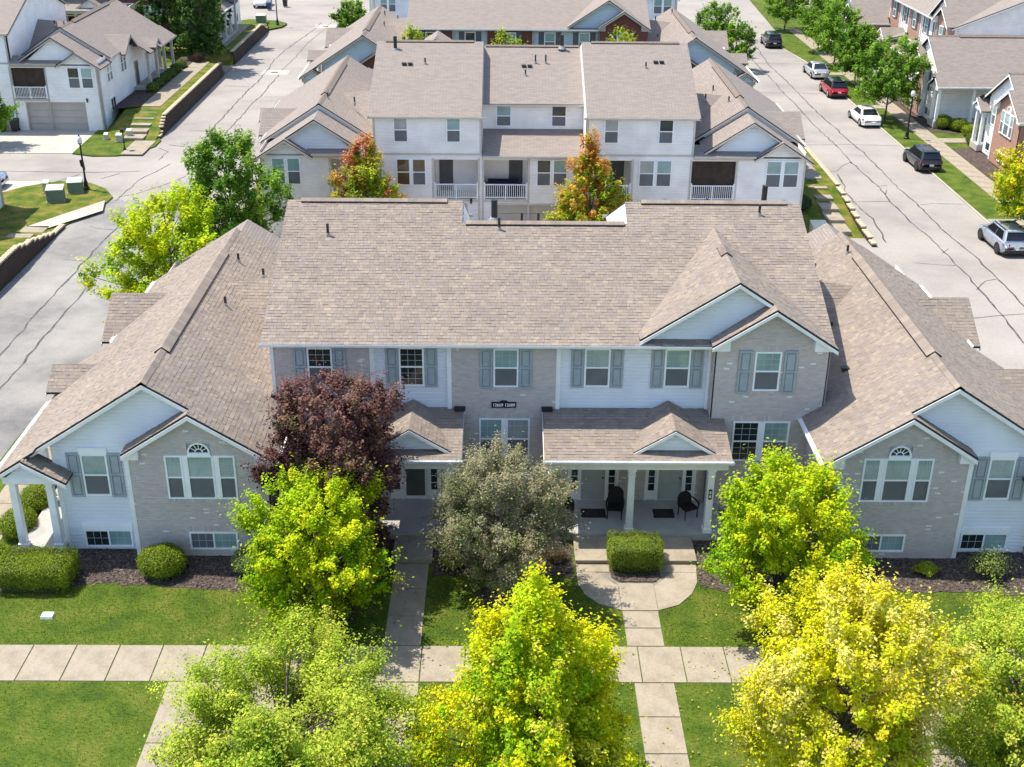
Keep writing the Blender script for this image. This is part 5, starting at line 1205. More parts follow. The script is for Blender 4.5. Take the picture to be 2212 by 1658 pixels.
RT = [(35.0, 69.6, 7.2, 5.6, 'largest round street tree beside the white parked sedan'), (36.2, 85.0, 5.6, 4.6, 'round street tree beside the parked red car'), (36.4, 94.5, 6.6, 4.8, 'street tree behind the parked silver sedan'), (36.6, 103.0, 6.8, 5.0, 'street tree beside the farthest parked black car'), (35.6, 117, 6.0, 4.8, 'farthest street tree on the right street'), (40.5, 113, 7, 6, 'street tree set back from the far end of the right street')]
for i, (x, y, h, w, lab) in enumerate(RT): tree('street_tree', lab, (x, y, -1.3), h*1.04, w*1.15, GREEN, 'oval', 0.24, 9000 if i < 2 else 5500, 0.19, 170, 50+i, 'street trees along the right street', trunk=0.09)
tree('young_tree', 'bushy green tree rising behind the right end of the middle row', (24.0, 100, -1.3), 6.0, 5.4, GREEN, 'oval', 0.1, 6000, 0.2, 130, 60, trunk=0.1)
tree('young_tree', 'green tree closest to the street behind the right end of the middle row', (25.0, 92, -1.3), 5.2, 4.0, GREEN, 'oval', 0.1, 4500, 0.2, 110, 61, trunk=0.09)
tree('maple_tree', 'yellow green tree cut off by the right edge', (34.9, 35.6, -1.3), 6.6, 6.0, [((0.64, 0.58, 0.01), 1.5, 0.25, 1.0), ((0.42, 0.50, 0.015), 1.0, 0.0, 0.7), ((0.22, 0.34, 0.02), 0.5, 0.0, 0.5)], 'round', 0.22, 12000, 0.16, 220, 62, trunk=0.1)
tree('young_tree', 'small green tree by the far street left of the farther row', (-18.6, 112, -1.3), 4.2, 4.2, GREEN, 'oval', 0.1, 4500, 0.2, 100, 63, trunk=0.08)
for i, (x, h, lab) in enumerate(((-7.2, 8.2, 'leftmost yellow green treetop between the middle and farther rows'), (0.4, 7.9, 'middle yellow green treetop between the middle and farther rows'), (9.7, 8.1, 'rightmost yellow green treetop between the middle and farther rows'))):
    tree('maple_tree', lab, (x, 60.0, 0), h, 4.0, [((0.50, 0.50, 0.05), 1.0, 0, 1), ((0.33, 0.42, 0.04), 1, 0, 1)], 'round', 0.25, 5000, 0.17, 120, 70+i, 'courtyard treetops', trunk=0.1)

# ---- hedges and shrubs
def shrub(name, label, base, sx, sy, h, pal, n=5000, size=0.05, box=0.0, seed=1, group=None, cat='shrub', fuzz=0.05, rz=0.0, topdark=False):
    rg = np.random.default_rng(seed); t = thing(name, label, cat, base, rz, group)
    d = rg.normal(0, 1, (n, 3)); d[:, 2] = np.abs(d[:, 2])*np.where(rg.random(n) < 0.8, 1, -0.25); d /= np.linalg.norm(d, axis=1, keepdims=True)
    p = 2/(1+box*5)
    k = (np.abs(d[:, 0])**(2/p)+np.abs(d[:, 1])**(2/p)+np.abs(d[:, 2])**(2/p))**(-p/2)
    u = d*k[:, None]; rad = 1+rg.normal(0, fuzz, n)-0.12*rg.random(n)**3
    lump = 1+0.035*np.sin(u[:, 0]*7+1)+0.035*np.sin(u[:, 1]*6+2)
    pos = u*(rad*lump)[:, None]*np.array([sx/2, sy/2, h*0.58])+np.array([0, 0, h*0.44])
    pos[:, 2] = np.maximum(pos[:, 2], 0.03)
    m = rg.random(n)[:, None]; c = np.array(pal[0])*(1-m)+np.array(pal[1])*m; c *= 1+rg.normal(0, 0.18, (n, 1))
    leaf_mesh('foliage', pos, d+rg.normal(0, 0.5, (n, 3)), size*rg.uniform(0.7, 1.3, n), np.clip(c, 0.004, 0.9), rg, LEAFH, t)
    mb = MB(); a, b = 18, 9; q = 0.9
    for i in range(b+1):
        ph = -0.42*math.pi/2+(math.pi/2*1.42)*i/b
        for j in range(a):
            th = 2*math.pi*j/a; v = np.array([math.cos(th)*math.cos(ph), math.sin(th)*math.cos(ph), math.sin(ph)])
            kk = (abs(v[0])**(2/p)+abs(v[1])**(2/p)+abs(v[2])**(2/p))**(-p/2); v = v*kk*q; mb.v.append((v[0]*sx/2, v[1]*sy/2, max(0.0, v[2]*h*0.58+h*0.44)))
    for i in range(b):
        for j in range(a): mb.f.append((i*a+j, i*a+(j+1) % a, (i+1)*a+(j+1) % a, (i+1)*a+j)); mb.mi.append(0); mb.c.append((1, 1, 1))
    mb.f.append(tuple(range(b*a, b*a+a))); mb.mi.append(0); mb.c.append((1, 1, 1))
    mb.build('twigs', TWIG, t, smooth=True)
    return t
TWIG = pm('hedge_core', (0.035, 0.055, 0.015), 0.95, 0.3, 8)
HG = ((0.17, 0.26, 0.018), (0.32, 0.39, 0.03)); HD = ((0.10, 0.17, 0.03), (0.18, 0.25, 0.05)); HY = ((0.45, 0.48, 0.04), (0.33, 0.42, 0.04))
FB = 'clipped shrubs in the front beds'
shrub('box_hedge', 'large flat topped box hedge at the left corner of the front row', (-16.3, -5.6, 0), 2.5, 1.55, 1.0, HG, 22000, 0.05, 1.6, 1, FB, 'hedge', fuzz=0.025)
shrub('box_hedge', 'round clipped box shrub under the left brick window bay', (-12.05, -5.0, 0), 1.55, 1.4, 1.0, HG, 9000, 0.055, 0.3, 2, FB)
shrub('box_hedge', 'pale round shrub half hidden behind the left yellow green maple', (-8.9, -4.9, 0), 1.3, 1.2, 0.95, ((0.22, 0.28, 0.09), (0.32, 0.38, 0.14)), 6000, 0.055, 0.2, 3, FB)
shrub('box_hedge', 'square clipped box hedge between the two flights of porch steps', (4.83, -4.42, 0.05), 1.85, 1.28, 1.02, ((0.19, 0.28, 0.03), (0.31, 0.38, 0.05)), 20000, 0.045, 2.2, 4, FB, 'hedge', fuzz=0.025)
shrub('box_hedge', 'round shrub right of the yellow green maple by the right bay', (12.45, -4.9, 0), 1.6, 1.4, 1.15, HG, 8000, 0.06, 0.25, 5, FB)
shrub('spirea_shrub', 'small yellow green spirea in the right mulch bed', (15.3, -4.9, 0), 1.05, 0.85, 0.5, HY, 3000, 0.05, 0.0, 6, None, fuzz=0.12)
shrub('feathery_shrub', 'loose feathery green shrub near the right edge of the bed', (17.5, -5.0, 0), 1.5, 1.3, 1.1, ((0.24, 0.32, 0.07), (0.34, 0.40, 0.13)), 2600, 0.07, 0.0, 7, None, fuzz=0.28)
shrub('spirea_shrub', 'yellow spirea at the foot of the greyish olive tree', (-1.7, -4.6, 0), 1.1, 1.0, 0.7, HY, 3200, 0.05, 0.0, 8, None, fuzz=0.12)
shrub('dry_shrub', 'brown dried shrub beside the left porch steps', (2.0, -4.1, 0), 1.1, 1.0, 0.5, ((0.26, 0.14, 0.08), (0.34, 0.22, 0.13)), 2600, 0.05, 0.0, 9, None, fuzz=0.2)
for i, (x, y, lab) in enumerate(((-18.15, -5.0, 'rounded shrub at the left edge beside the large box hedge'), (-18.1, -2.4, 'nearest shrub along the left side walk'), (-18.0, -0.6, 'middle shrub along the left side walk'), (-17.95, 1.2, 'farthest shrub along the left side walk'))):
    shrub('box_hedge', lab, (x, y, 0), 1.2 if i else 1.6, 1.6, 0.9, HG, 5000, 0.06, 0.25, 20+i, 'shrubs along the left side walk')
shrub('box_hedge', 'double rounded shrub at the corner of the farther red brick house', (39.3, 66.6, -1.28), 1.5, 1.8, 1.1, HG, 3500, 0.09, 0.3, 30)
shrub('box_hedge', 'round shrub left of the long low hedge on the right', (40.4, 65.6, -1.28), 1.5, 1.5, 1.0, HG, 3000, 0.09, 0.3, 33)
shrub('box_hedge', 'long low hedge in front of the right porch wall', (42.6, 63.8, -1.28), 4.6, 1.4, 0.9, HG, 7000, 0.09, 0.7, 31, None, 'hedge')
shrub('box_hedge', 'dark shrub beside the near right porch column', (40.2, 60.6, -1.28), 1.5, 2.0, 1.0, HD, 3500, 0.09, 0.3, 32)
for i in range(6): shrub('box_hedge', ('first', 'second', 'third', 'fourth', 'fifth', 'sixth')[i]+' small dark shrub from the near corner of the upper left porch', (-32.75, 73.5+i*2.2, 0.0), 1.0, 1.7, 0.75, HD, 1400, 0.1, 0.3, 40+i, 'row of shrubs beside the upper left porch')
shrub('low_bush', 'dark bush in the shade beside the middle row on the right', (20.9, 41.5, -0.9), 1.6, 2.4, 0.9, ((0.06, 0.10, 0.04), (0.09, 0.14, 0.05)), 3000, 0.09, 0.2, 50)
shrub('purple_bush', 'small purple bush by the upper left path', (-31.6, 87.2, 0.0), 1.3, 1.2, 0.9, ((0.07, 0.04, 0.035), (0.12, 0.06, 0.05)), 1500, 0.1, 0.1, 51)

# ================================================================== CARS
GLASSC = pm('car_glass', (0.012, 0.014, 0.017), 0.05, 0.1, 2, spec=0.8)
TYRE = pm('tyre', (0.018, 0.018, 0.019), 0.85, 0.2, 20)
RIM = pm('alloy_rim', (0.45, 0.46, 0.48), 0.3, 0.1, 8, metal=0.8)
RIMD = pm('dark_rim', (0.05, 0.05, 0.055), 0.4, 0.1, 8, metal=0.5)
TAIL = pm('tail_light', (0.42, 0.012, 0.02), 0.15, 0.1, 5)
HEADL = pm('head_light', (0.7, 0.72, 0.75), 0.1, 0.05, 5)
PLATE = pm('number_plate', (0.75, 0.75, 0.72), 0.5, 0.05, 5)
CHROME = pm('chrome', (0.7, 0.7, 0.72), 0.15, 0.05, 5, metal=1.0)
BUMP = pm('black_plastic', (0.03, 0.03, 0.032), 0.6, 0.15, 8)
def car(label, loc, rz, paint, kind='sedan', rails=False, sunroof=False, rim=RIM, darkroof=False, metal=0.3):
    """front towards +Y; body lofted from cross sections"""
    pn = pm('car_paint', paint, 0.28, 0.03, 1.5, metal=metal, coat=0.8)
    t = thing('parked_car', label, 'car', loc, rz, 'cars parked on the streets')
    suv = kind == 'suv'
    L, W, H = (4.55, 1.86, 1.66) if suv else (4.85, 1.84, 1.45)
    zb = 0.24 if suv else 0.18; belt = 1.02 if suv else 0.90
    hl = L/2
    if suv: st = [(-hl, 0.80, 0.46, 0.72), (-hl+0.05, 0.92, 0.34, 0.98), (-hl+0.25, 0.985, zb, belt+0.03), (-1.0, 1.0, zb, belt+0.03), (0.2, 1.0, zb, belt), (1.0, 0.99, zb, belt-0.02), (1.45, 0.98, zb, belt-0.05), (hl-0.3, 0.93, zb+0.02, belt-0.14), (hl-0.06, 0.82, 0.3, 0.76), (hl, 0.66, 0.40, 0.62)]
    else: st = [(-hl, 0.78, 0.42, 0.70), (-hl+0.06, 0.88, 0.30, 0.93), (-hl+0.3, 0.965, zb, 0.99), (-1.5, 0.99, zb, 0.98), (-0.6, 1.0, zb, belt+0.02), (0.5, 1.0, zb, belt), (1.1, 0.985, zb, belt-0.02), (1.6, 0.96, zb, belt-0.09), (hl-0.3, 0.90, zb+0.02, belt-0.18), (hl-0.06, 0.76, 0.28, 0.62), (hl, 0.62, 0.34, 0.52)]
    mb = MB(); w = W/2
    ring = lambda y, k, z0, z1: [(x*w*k, y, z) for x, z in ((0, z0), (0.80, z0), (0.95, z0+0.05), (0.985, z0+(z1-z0)*0.35), (1.0, z0+(z1-z0)*0.55), (0.985, z0+(z1-z0)*0.8), (0.945, z1-0.035), (0.86, z1), (0.45, z1+0.018), (0, z1+0.025))]
    rows = []
    for s in st:
        r = ring(*s); full = r+[(-p[0], p[1], p[2]) for p in reversed(r[1:-1])]; rows.append(full)
    n = len(rows[0])
    for r in rows: mb.v += r
    for i in range(len(rows)-1):
        for j in range(n): k = (j+1) % n; mb.f.append((i*n+j, i*n+k, (i+1)*n+k, (i+1)*n+j)); mb.mi.append(1 if j in (0, n-1, 1, n-2) else 0); mb.c.append((1, 1, 1))
    for i in (0, len(rows)-1): mb.f.append(tuple(range(i*n, i*n+n))); mb.mi.append(0); mb.c.append((1, 1, 1))
    mb.build('body', [pn, BUMP], t, smooth=True)
    # cabin
    if suv: yb0, yt0, yt1, yb1 = -hl+0.12, -hl+0.55, 0.35, 1.15
    else: yb0, yt0, yt1, yb1 = -1.75, -0.95, 0.25, 1.15
    zb_ = belt+0.02; zt = H; wb, wt = w*0.90, w*0.70
    def cab(f, u, side):   # f height 0-1, u 0 rear .. 1 front on the side face
        y = (yb0+(yt0-yb0)*f)*(1-u)+(yb1+(yt1-yb1)*f)*u; return (side*(wb+(wt-wb)*f), y, zb_+(zt-zb_)*f)
    mb = MB(); lv = [0, 0.5, 0.9, 1.0]; infl = [0, 0.012, 0.0, -0.06]
    ringc = []
    for f, e in zip(lv, infl):
        c = [cab(f, u, 1) for u in (0, 0.04, 0.5, 0.96, 1)]; c = [(x+e*(1 if 0 < i < 4 else -1.2), y, z) for i, (x, y, z) in enumerate(c)]
        ringc.append(c+[(-x, y, z) for x, y, z in reversed(c)])
    m_ = len(ringc[0])
    for r in ringc: mb.v += r
    for i in range(3):
        for j in range(m_): k = (j+1) % m_; mb.f.append((i*m_+j, i*m_+k, (i+1)*m_+k, (i+1)*m_+j)); mb.mi.append(0); mb.c.append((1, 1, 1))
    top = [(x*0.5, y, zt+0.035) for x, y, z in ringc[-1]]; k0 = len(mb.v); mb.v += top
    for j in range(m_): k = (j+1) % m_; mb.f.append((3*m_+j, 3*m_+k, k0+k, k0+j)); mb.mi.append(0); mb.c.append((1, 1, 1))
    mb.f.append(tuple(range(k0, k0+m_))); mb.mi.append(0); mb.c.append((1, 1, 1))
    mb.build('cabin', BLACKP if darkroof else pn, t, smooth=True)
    def glass(nm, pts, off):
        P = [Vector(p) for p in pts]; nn = (P[1]-P[0]).cross(P[2]-P[0]).normalized(); c = sum(P, Vector())/4
        if nn.dot(c-Vector((0, 0, 1.0))) < 0: nn = -nn
        m = MB(); m.hexa([p+nn*0.002 for p in P]+[p+nn*off for p in P]); return m.build(nm, GLASSC, t)
    for sd in (1, -1):
        for u0, u1, v0, v1 in ((0.10, 0.47, 0.06, 0.46), (0.50, 0.90, 0.50, 0.93)):
            glass('side_window', [cab(0.10, u0, sd), cab(0.10, u1 if u1 < 0.6 else 0.93, sd), cab(0.86, u1 if u1 < 0.6 else 0.88, sd), cab(0.86, u0+0.03 if u0 < 0.4 else u0, sd)], 0.03)
    q = lambda f, x, y0, y1: (x, y0+(y1-y0)*f, zb_+(zt-zb_)*f)
    glass('rear_window', [(-wb*0.86, yb0+(yt0-yb0)*0.12, zb_+(zt-zb_)*0.12), (wb*0.86, yb0+(yt0-yb0)*0.12, zb_+(zt-zb_)*0.12), (wt*0.86, yb0+(yt0-yb0)*0.9, zb_+(zt-zb_)*0.9), (-wt*0.86, yb0+(yt0-yb0)*0.9, zb_+(zt-zb_)*0.9)], 0.035)
    glass('windscreen', [(-wb*0.88, yb1+(yt1-yb1)*0.1, zb_+(zt-zb_)*0.1), (wb*0.88, yb1+(yt1-yb1)*0.1, zb_+(zt-zb_)*0.1), (wt*0.88, yb1+(yt1-yb1)*0.92, zb_+(zt-zb_)*0.92), (-wt*0.88, yb1+(yt1-yb1)*0.92, zb_+(zt-zb_)*0.92)], 0.035)
    wr = 0.36 if suv else 0.33
    for x in (-1, 1):
        for y in (-hl+0.88, hl-0.86):
            m = MB(); c = Vector((x*(w-0.19), y, wr)); o = Vector((x*(w+0.012), y, wr)); m.cyl(c, o, wr, wr, 20); wh = m.build('wheel', TYRE, t)
            m = MB(); m.cyl(o-Vector((x*0.03, 0, 0)), o+Vector((x*0.004, 0, 0)), wr*0.66, wr*0.62, 16); m.build('rim', rim, wh)
            m = MB()
            for k in range(5): a = 2*math.pi*k/5+0.3; cc = o+Vector((x*0.006, 0, 0)); m.beam(cc+Vector((0, math.cos(a)*wr*0.1, math.sin(a)*wr*0.1)), cc+Vector((0, math.cos(a)*wr*0.6, math.sin(a)*wr*0.6)), 0.02, 0.05)
            m.cyl(o, o+Vector((x*0.012, 0, 0)), 0.05, 0.05, 8); m.build('spokes', rim, wh)
            m = MB()
            for k in range(10):
                a0, a1 = math.pi*(-0.06)+math.pi*1.12*k/10, math.pi*(-0.06)+math.pi*1.12*(k+1)/10
                for (r0, r1) in ((wr+0.01, wr+0.075),):
                    m.face([(x*(w+0.006), y+r0*math.cos(a0), wr+r0*math.sin(a0)), (x*(w+0.006), y+r1*math.cos(a0), wr+r1*math.sin(a0)), (x*(w+0.006), y+r1*math.cos(a1), wr+r1*math.sin(a1)), (x*(w+0.006), y+r0*math.cos(a1), wr+r0*math.sin(a1))])
            m.build('wheel_arch', BUMP, t)
        m = MB(); zt_ = 0.86 if suv else 0.78; a = x*w*0.50; b = x*w*0.955
        m.hexa([(a, -hl-0.012, zt_-0.10), (b, -hl+0.10, zt_-0.11), (b+x*0.006, -hl+0.34, zt_-0.05), (a, -hl+0.1, zt_-0.06), (a, -hl+0.02, zt_+0.06), (b, -hl+0.12, zt_+0.09), (b+x*0.006, -hl+0.34, zt_+0.07), (a, -hl+0.12, zt_+0.07)]); m.build('tail_light', TAIL, t)
        m = MB(); zt_ = 0.66 if not suv else 0.78; m.hexa([(x*w*0.5, hl-0.06, zt_-0.07), (x*w*0.86, hl-0.28, zt_-0.06), (x*w*0.9, hl-0.45, zt_), (x*w*0.5, hl-0.2, zt_-0.02), (x*w*0.5, hl-0.1, zt_+0.05), (x*w*0.85, hl-0.32, zt_+0.07), (x*w*0.9, hl-0.46, zt_+0.08), (x*w*0.5, hl-0.24, zt_+0.06)]); m.build('head_light', HEADL, t)
        m = MB(); m.hexa([(x*(w-0.06), 0.86, belt+0.02), (x*(w+0.15), 0.84, belt+0.04), (x*(w+0.15), 0.96, belt+0.04), (x*(w-0.06), 0.98, belt+0.02), (x*(w-0.06), 0.86, belt+0.12), (x*(w+0.15), 0.84, belt+0.16), (x*(w+0.13), 0.94, belt+0.16), (x*(w-0.06), 0.98, belt+0.12)]); m.build('mirror', pn, t)
        for yy in (0.62, -0.42): m = MB(); m.box(*sorted((x*(w+0.002), x*(w+0.022))), yy-0.1, yy+0.1, 0.80, 0.83); m.build('door_handle', pn, t)
        if rails: m = MB(); m.beam((x*wt*0.95, yt0+0.1, zt+0.06), (x*wt*0.95, yt1-0.1, zt+0.06), 0.05, 0.06); m.build('roof_rail', CHROME if darkroof else BUMP, t)
    m = MB(); m.box(-0.17, 0.17, -hl-0.022, -hl-0.005, 0.60, 0.73); m.build('number_plate', PLATE, t)
    m = MB(); m.hexa([(-w*0.8, -hl-0.02, 0.3), (w*0.8, -hl-0.02, 0.3), (w*0.95, -hl+0.25, 0.26), (-w*0.95, -hl+0.25, 0.26), (-w*0.78, -hl-0.03, 0.5), (w*0.78, -hl-0.03, 0.5), (w*0.96, -hl+0.25, 0.48), (-w*0.96, -hl+0.25, 0.48)]); m.build('rear_bumper', BUMP if suv else pn, t)
    if sunroof: m = MB(); m.box(-wt*0.62, wt*0.62, -0.25, 0.12, zt+0.03, zt+0.042); m.build('sunroof', GLASSC, t)
    if suv: m = MB(); m.hexa([(-wt*0.9, yt0-0.2, zt-0.05), (wt*0.9, yt0-0.2, zt-0.05), (wt*0.95, yt0+0.12, zt-0.01), (-wt*0.95, yt0+0.12, zt-0.01), (-wt*0.9, yt0-0.2, zt-0.01), (wt*0.9, yt0-0.2, zt-0.01), (wt*0.95, yt0+0.12, zt+0.03), (-wt*0.95, yt0+0.12, zt+0.03)]); m.build('spoiler', BLACKP if darkroof else pn, t)
    return t
BLACKP = pm('black_roof', (0.012, 0.013, 0.016), 0.15, 0.05, 2, coat=0.8)
car('silver blue SUV parked at the right edge nearest the camera', (32.95, 34.9, -1.4), R(1.5), (0.42, 0.47, 0.55), 'suv', rails=True, sunroof=True, rim=RIMD, metal=0.5)
car('black SUV parked beside the grass strip on the right', (33.65, 54.4, -1.4), R(1.5), (0.02, 0.02, 0.024), 'suv', sunroof=True, rim=RIMD)
car('white sedan parked beside the largest round street tree', (32.95, 69.1, -1.4), R(2), (0.86, 0.86, 0.85), 'sedan', sunroof=True, metal=0.0)
car('red SUV with a black roof parked between the silver and white sedans', (32.9, 80.6, -1.4), R(1.5), (0.42, 0.012, 0.022), 'suv', rails=True, darkroof=True)
car('silver sedan parked behind the red SUV', (33.3, 89.8, -1.4), R(1), (0.56, 0.58, 0.60), 'sedan', metal=0.6)
car('black hatchback parked farthest up the right street', (31.9, 107.0, -1.4), R(0), (0.015, 0.015, 0.018), 'suv')
car('silver blue car half hidden at the left edge', (-39.4, 46.9, -1.37), R(90), (0.38, 0.43, 0.50), 'sedan', metal=0.5)
car('white car on the far driveway at the top left', (-33.4, 134, -1.37), R(178), (0.8, 0.8, 0.8), 'suv', metal=0.0)
car('dark car on the far driveway at the top centre left', (-12, 133, -1.37), R(178), (0.03, 0.032, 0.036), 'suv')

# ================================================================== STREET FURNITURE
GLOBE = pm('lamp_globe', (0.78, 0.78, 0.76), 0.3, 0.03, 3)
def lamp(label, loc, h=4.1):
    t = thing('lamp_post', label, 'lamp post', loc, 0, 'black lamp posts')
    m = MB(); m.lathe((0, 0, 0), [(0.24, 0), (0.24, 0.12), (0.17, 0.2), (0.15, 0.55), (0.10, 0.7), (0.075, 0.9), (0.06, h-0.75), (0.09, h-0.7), (0.05, h-0.62)], 12); m.build('pole', BLACK, t, smooth=False)
    m = MB(); m.lathe((0, 0, h-0.66), [(0.10, 0), (0.17, 0.08), (0.19, 0.25), (0.14, 0.45), (0.06, 0.52)], 12); m.build('globe', GLOBE, t, smooth=True)
    m = MB(); m.lathe((0, 0, h-0.16), [(0.08, 0), (0.06, 0.06), (0.02, 0.16)], 10); m.build('finial', BLACK, t)
    m = MB(); m.lathe((0, 0, h-0.70), [(0.15, 0), (0.15, 0.05)], 12); m.build('collar', BLACK, t)
    return t
lamp('black lamp post at the corner of the left alley beside the utility boxes', (-30.75, 46.2, -1.3))
lamp('black lamp post in the grass between the white sedan and the right sidewalk', (34.95, 62.7, -1.3), 4.3)
lamp('black lamp post on the grass corner at the top left', (-28.6, 117.6, -1.2), 4.6)
m = thing('banner_bracket', 'small black banner bag on the left lamp post', 'banner', (-30.75, 46.2, 0.5))
b_ = MB(); b_.hexa([(-0.16, -0.1, 0.0), (0.06, -0.1, -0.35), (0.1, 0.1, -0.35), (-0.16, 0.1, 0.0), (-0.2, -0.1, 0.4), (0.04, -0.1, 0.4), (0.04, 0.1, 0.4), (-0.2, 0.1, 0.4)]); b_.build('bag', BLACK, m)
bpy.data.objects[m.name]['label'] = 'black covered sign hanging on the left lamp post'
UGREEN = pm('utility_green', (0.16, 0.22, 0.17), 0.6, 0.08, 2); UGL = pm('utility_pale', (0.47, 0.52, 0.42), 0.6, 0.08, 2); UPALE = pm('utility_cream', (0.68, 0.68, 0.50), 0.6, 0.06, 2)
def cabinet(label, x, y, z, w, d, h, mat, slope=0.15, rz=0.0):
    t = thing('utility_box', label, 'utility box', (x, y, z), rz, 'ground mounted utility boxes')
    m = MB(); m.hexa([(-w/2, -d/2, 0.06), (w/2, -d/2, 0.06), (w/2, d/2, 0.06), (-w/2, d/2, 0.06), (-w/2, -d/2, h-slope), (w/2, -d/2, h-slope), (w/2, d/2, h-0.04), (-w/2, d/2, h-0.04)]); m.build('cabinet', mat, t)
    m = MB(); m.hexa([(-w/2-0.03, -d/2-0.03, h-slope), (w/2+0.03, -d/2-0.03, h-slope), (w/2+0.03, d/2+0.03, h-0.03), (-w/2-0.03, d/2+0.03, h-0.03), (-w/2-0.03, -d/2-0.03, h-slope+0.05), (w/2+0.03, -d/2-0.03, h-slope+0.05), (w/2+0.03, d/2+0.03, h+0.03), (-w/2-0.03, d/2+0.03, h+0.03)]); m.build('lid', UGL if mat is not UPALE else UPALE, t)
    m = MB(); m.box(-w/2-0.08, w/2+0.08, -d/2-0.08, d/2+0.08, 0, 0.06); m.build('base', CONC, t)
cabinet('large pale green utility box nearest the street at the left', -32.0, 43.3, -1.3, 1.15, 1.0, 1.05, UGREEN, rz=0.2)
cabinet('right utility box of the pair by the left lamp post', -31.3, 45.5, -1.3, 1.0, 0.9, 0.95, UGREEN, rz=0.2)
cabinet('slim pale green utility pedestal left of the pair', -33.3, 45.2, -1.3, 0.42, 0.42, 0.9, UGL)
cabinet('cream utility box in the shade beside the middle row', 21.2, 36.6, -1.35, 1.0, 1.0, 0.95, UPALE)
cabinet('left small utility pedestal on the lawn by the white garage house', -33.5, 60.6, -1.3, 0.3, 0.3, 0.55, UGL)
cabinet('right small utility pedestal on the lawn by the white garage house', -32.2, 59.9, -1.3, 0.45, 0.4, 0.7, UGL)
cabinet('utility pedestal behind the pair on the garage house lawn', -31.7, 61.2, -1.3, 0.4, 0.4, 0.75, UGL)
cabinet('dark utility box on the far street corner lawn', -31.0, 119.6, -1.2, 1.2, 1.0, 1.0, UGREEN)
t = thing('mailbox_post', 'short black post in front of the garage house utility pedestals', 'post', (-31.0, 57.2, -1.3))
m = MB(); m.lathe((0, 0, 0), [(0.14, 0), (0.12, 0.15), (0.05, 0.25), (0.045, 1.5)], 10); m.build('post', BLACK, t); m = MB(); m.box(-0.14, 0.14, -0.24, 0.24, 1.5, 1.78); m.build('box', BLACK, t)
BLUEB = pm('bin_blue', (0.03, 0.06, 0.16), 0.5, 0.08, 3); DARKB = pm('bin_black', (0.025, 0.025, 0.03), 0.5, 0.08, 3)
def bin_(label, x, y, z, mat, rz=0.0):
    t = thing('wheelie_bin', label, 'bin', (x, y, z), rz, 'wheeled rubbish bins')
    m = MB(); m.hexa([(-0.24, -0.28, 0.08), (0.24, -0.28, 0.08), (0.24, 0.28, 0.08), (-0.24, 0.28, 0.08), (-0.31, -0.37, 0.98), (0.31, -0.37, 0.98), (0.31, 0.37, 0.98), (-0.31, 0.37, 0.98)]); m.build('body', mat, t)
    m = MB(); m.hexa([(-0.33, -0.4, 0.98), (0.33, -0.4, 0.98), (0.33, 0.42, 0.98), (-0.33, 0.42, 0.98), (-0.3, -0.35, 1.04), (0.3, -0.35, 1.04), (0.3, 0.4, 1.07), (-0.3, 0.4, 1.07)]); m.build('lid', mat, t)
    for s in (-1, 1): m = MB(); m.cyl((s*0.2, 0.3, 0.1), (s*0.27, 0.3, 0.1), 0.1, 0.1, 12); m.build('wheel', TYRE, t)
bin_('left black bin beside the grey garage door', -43.3, 63.4, -1.37, DARKB); bin_('right black bin beside the grey garage door', -42.2, 63.5, -1.37, DARKB)
bin_('blue bin beside the white car at the top left', -31.9, 130.6, -1.37, BLUEB)
bin_('dark bin behind the blue bin at the top left', -30.2, 133.5, -1.37, DARKB)
t = thing('fire_hydrant', 'small fire hydrant on the far street corner lawn', 'hydrant', (-29.6, 116.2, -1.2))
m = MB(); m.lathe((0, 0, 0), [(0.14, 0), (0.14, 0.06), (0.1, 0.08), (0.1, 0.5), (0.13, 0.52), (0.12, 0.6), (0.04, 0.7)], 10); m.build('barrel', pm('hydrant_paint', (0.25, 0.16, 0.05), 0.5), t)
m = MB(); m.cyl((-0.18, 0, 0.4), (0.18, 0, 0.4), 0.05, 0.05, 8); m.build('nozzle', BLACK, t)
# white utility lid in the lawn
t = thing('utility_cover', 'white square utility cover in the left lawn', 'cover', (-15.3, -7.6, 0.0))
m = MB(); m.hexa([(-0.21, -0.16, 0), (0.21, -0.16, 0), (0.21, 0.16, 0), (-0.21, 0.16, 0), (-0.19, -0.14, 0.09), (0.19, -0.14, 0.09), (0.19, 0.14, 0.09), (-0.19, 0.14, 0.09)]); m.build('lid', WHITE, t); m = MB(); m.box(-0.04, 0.04, -0.02, 0.02, 0.09, 0.1); m.build('lift_slot', PIPE, t)
# porch landings and steps
for (nm, x0, x1) in (('left_porch_landing', -3.92, -2.5), ('middle_porch_landing', 2.72, 3.95), ('right_porch_landing', 5.7, 7.1)):
    m = MB(); m.box(x0, x1, -4.36, -2.79, -0.05, 0.16); o = m.build(nm, CONC); tag(o, kind='structure')
    m = MB(); m.box(x0-0.02, x1+0.02, -4.39, -2.79, 0.161, 0.185); m.build('tread', CONC, o)
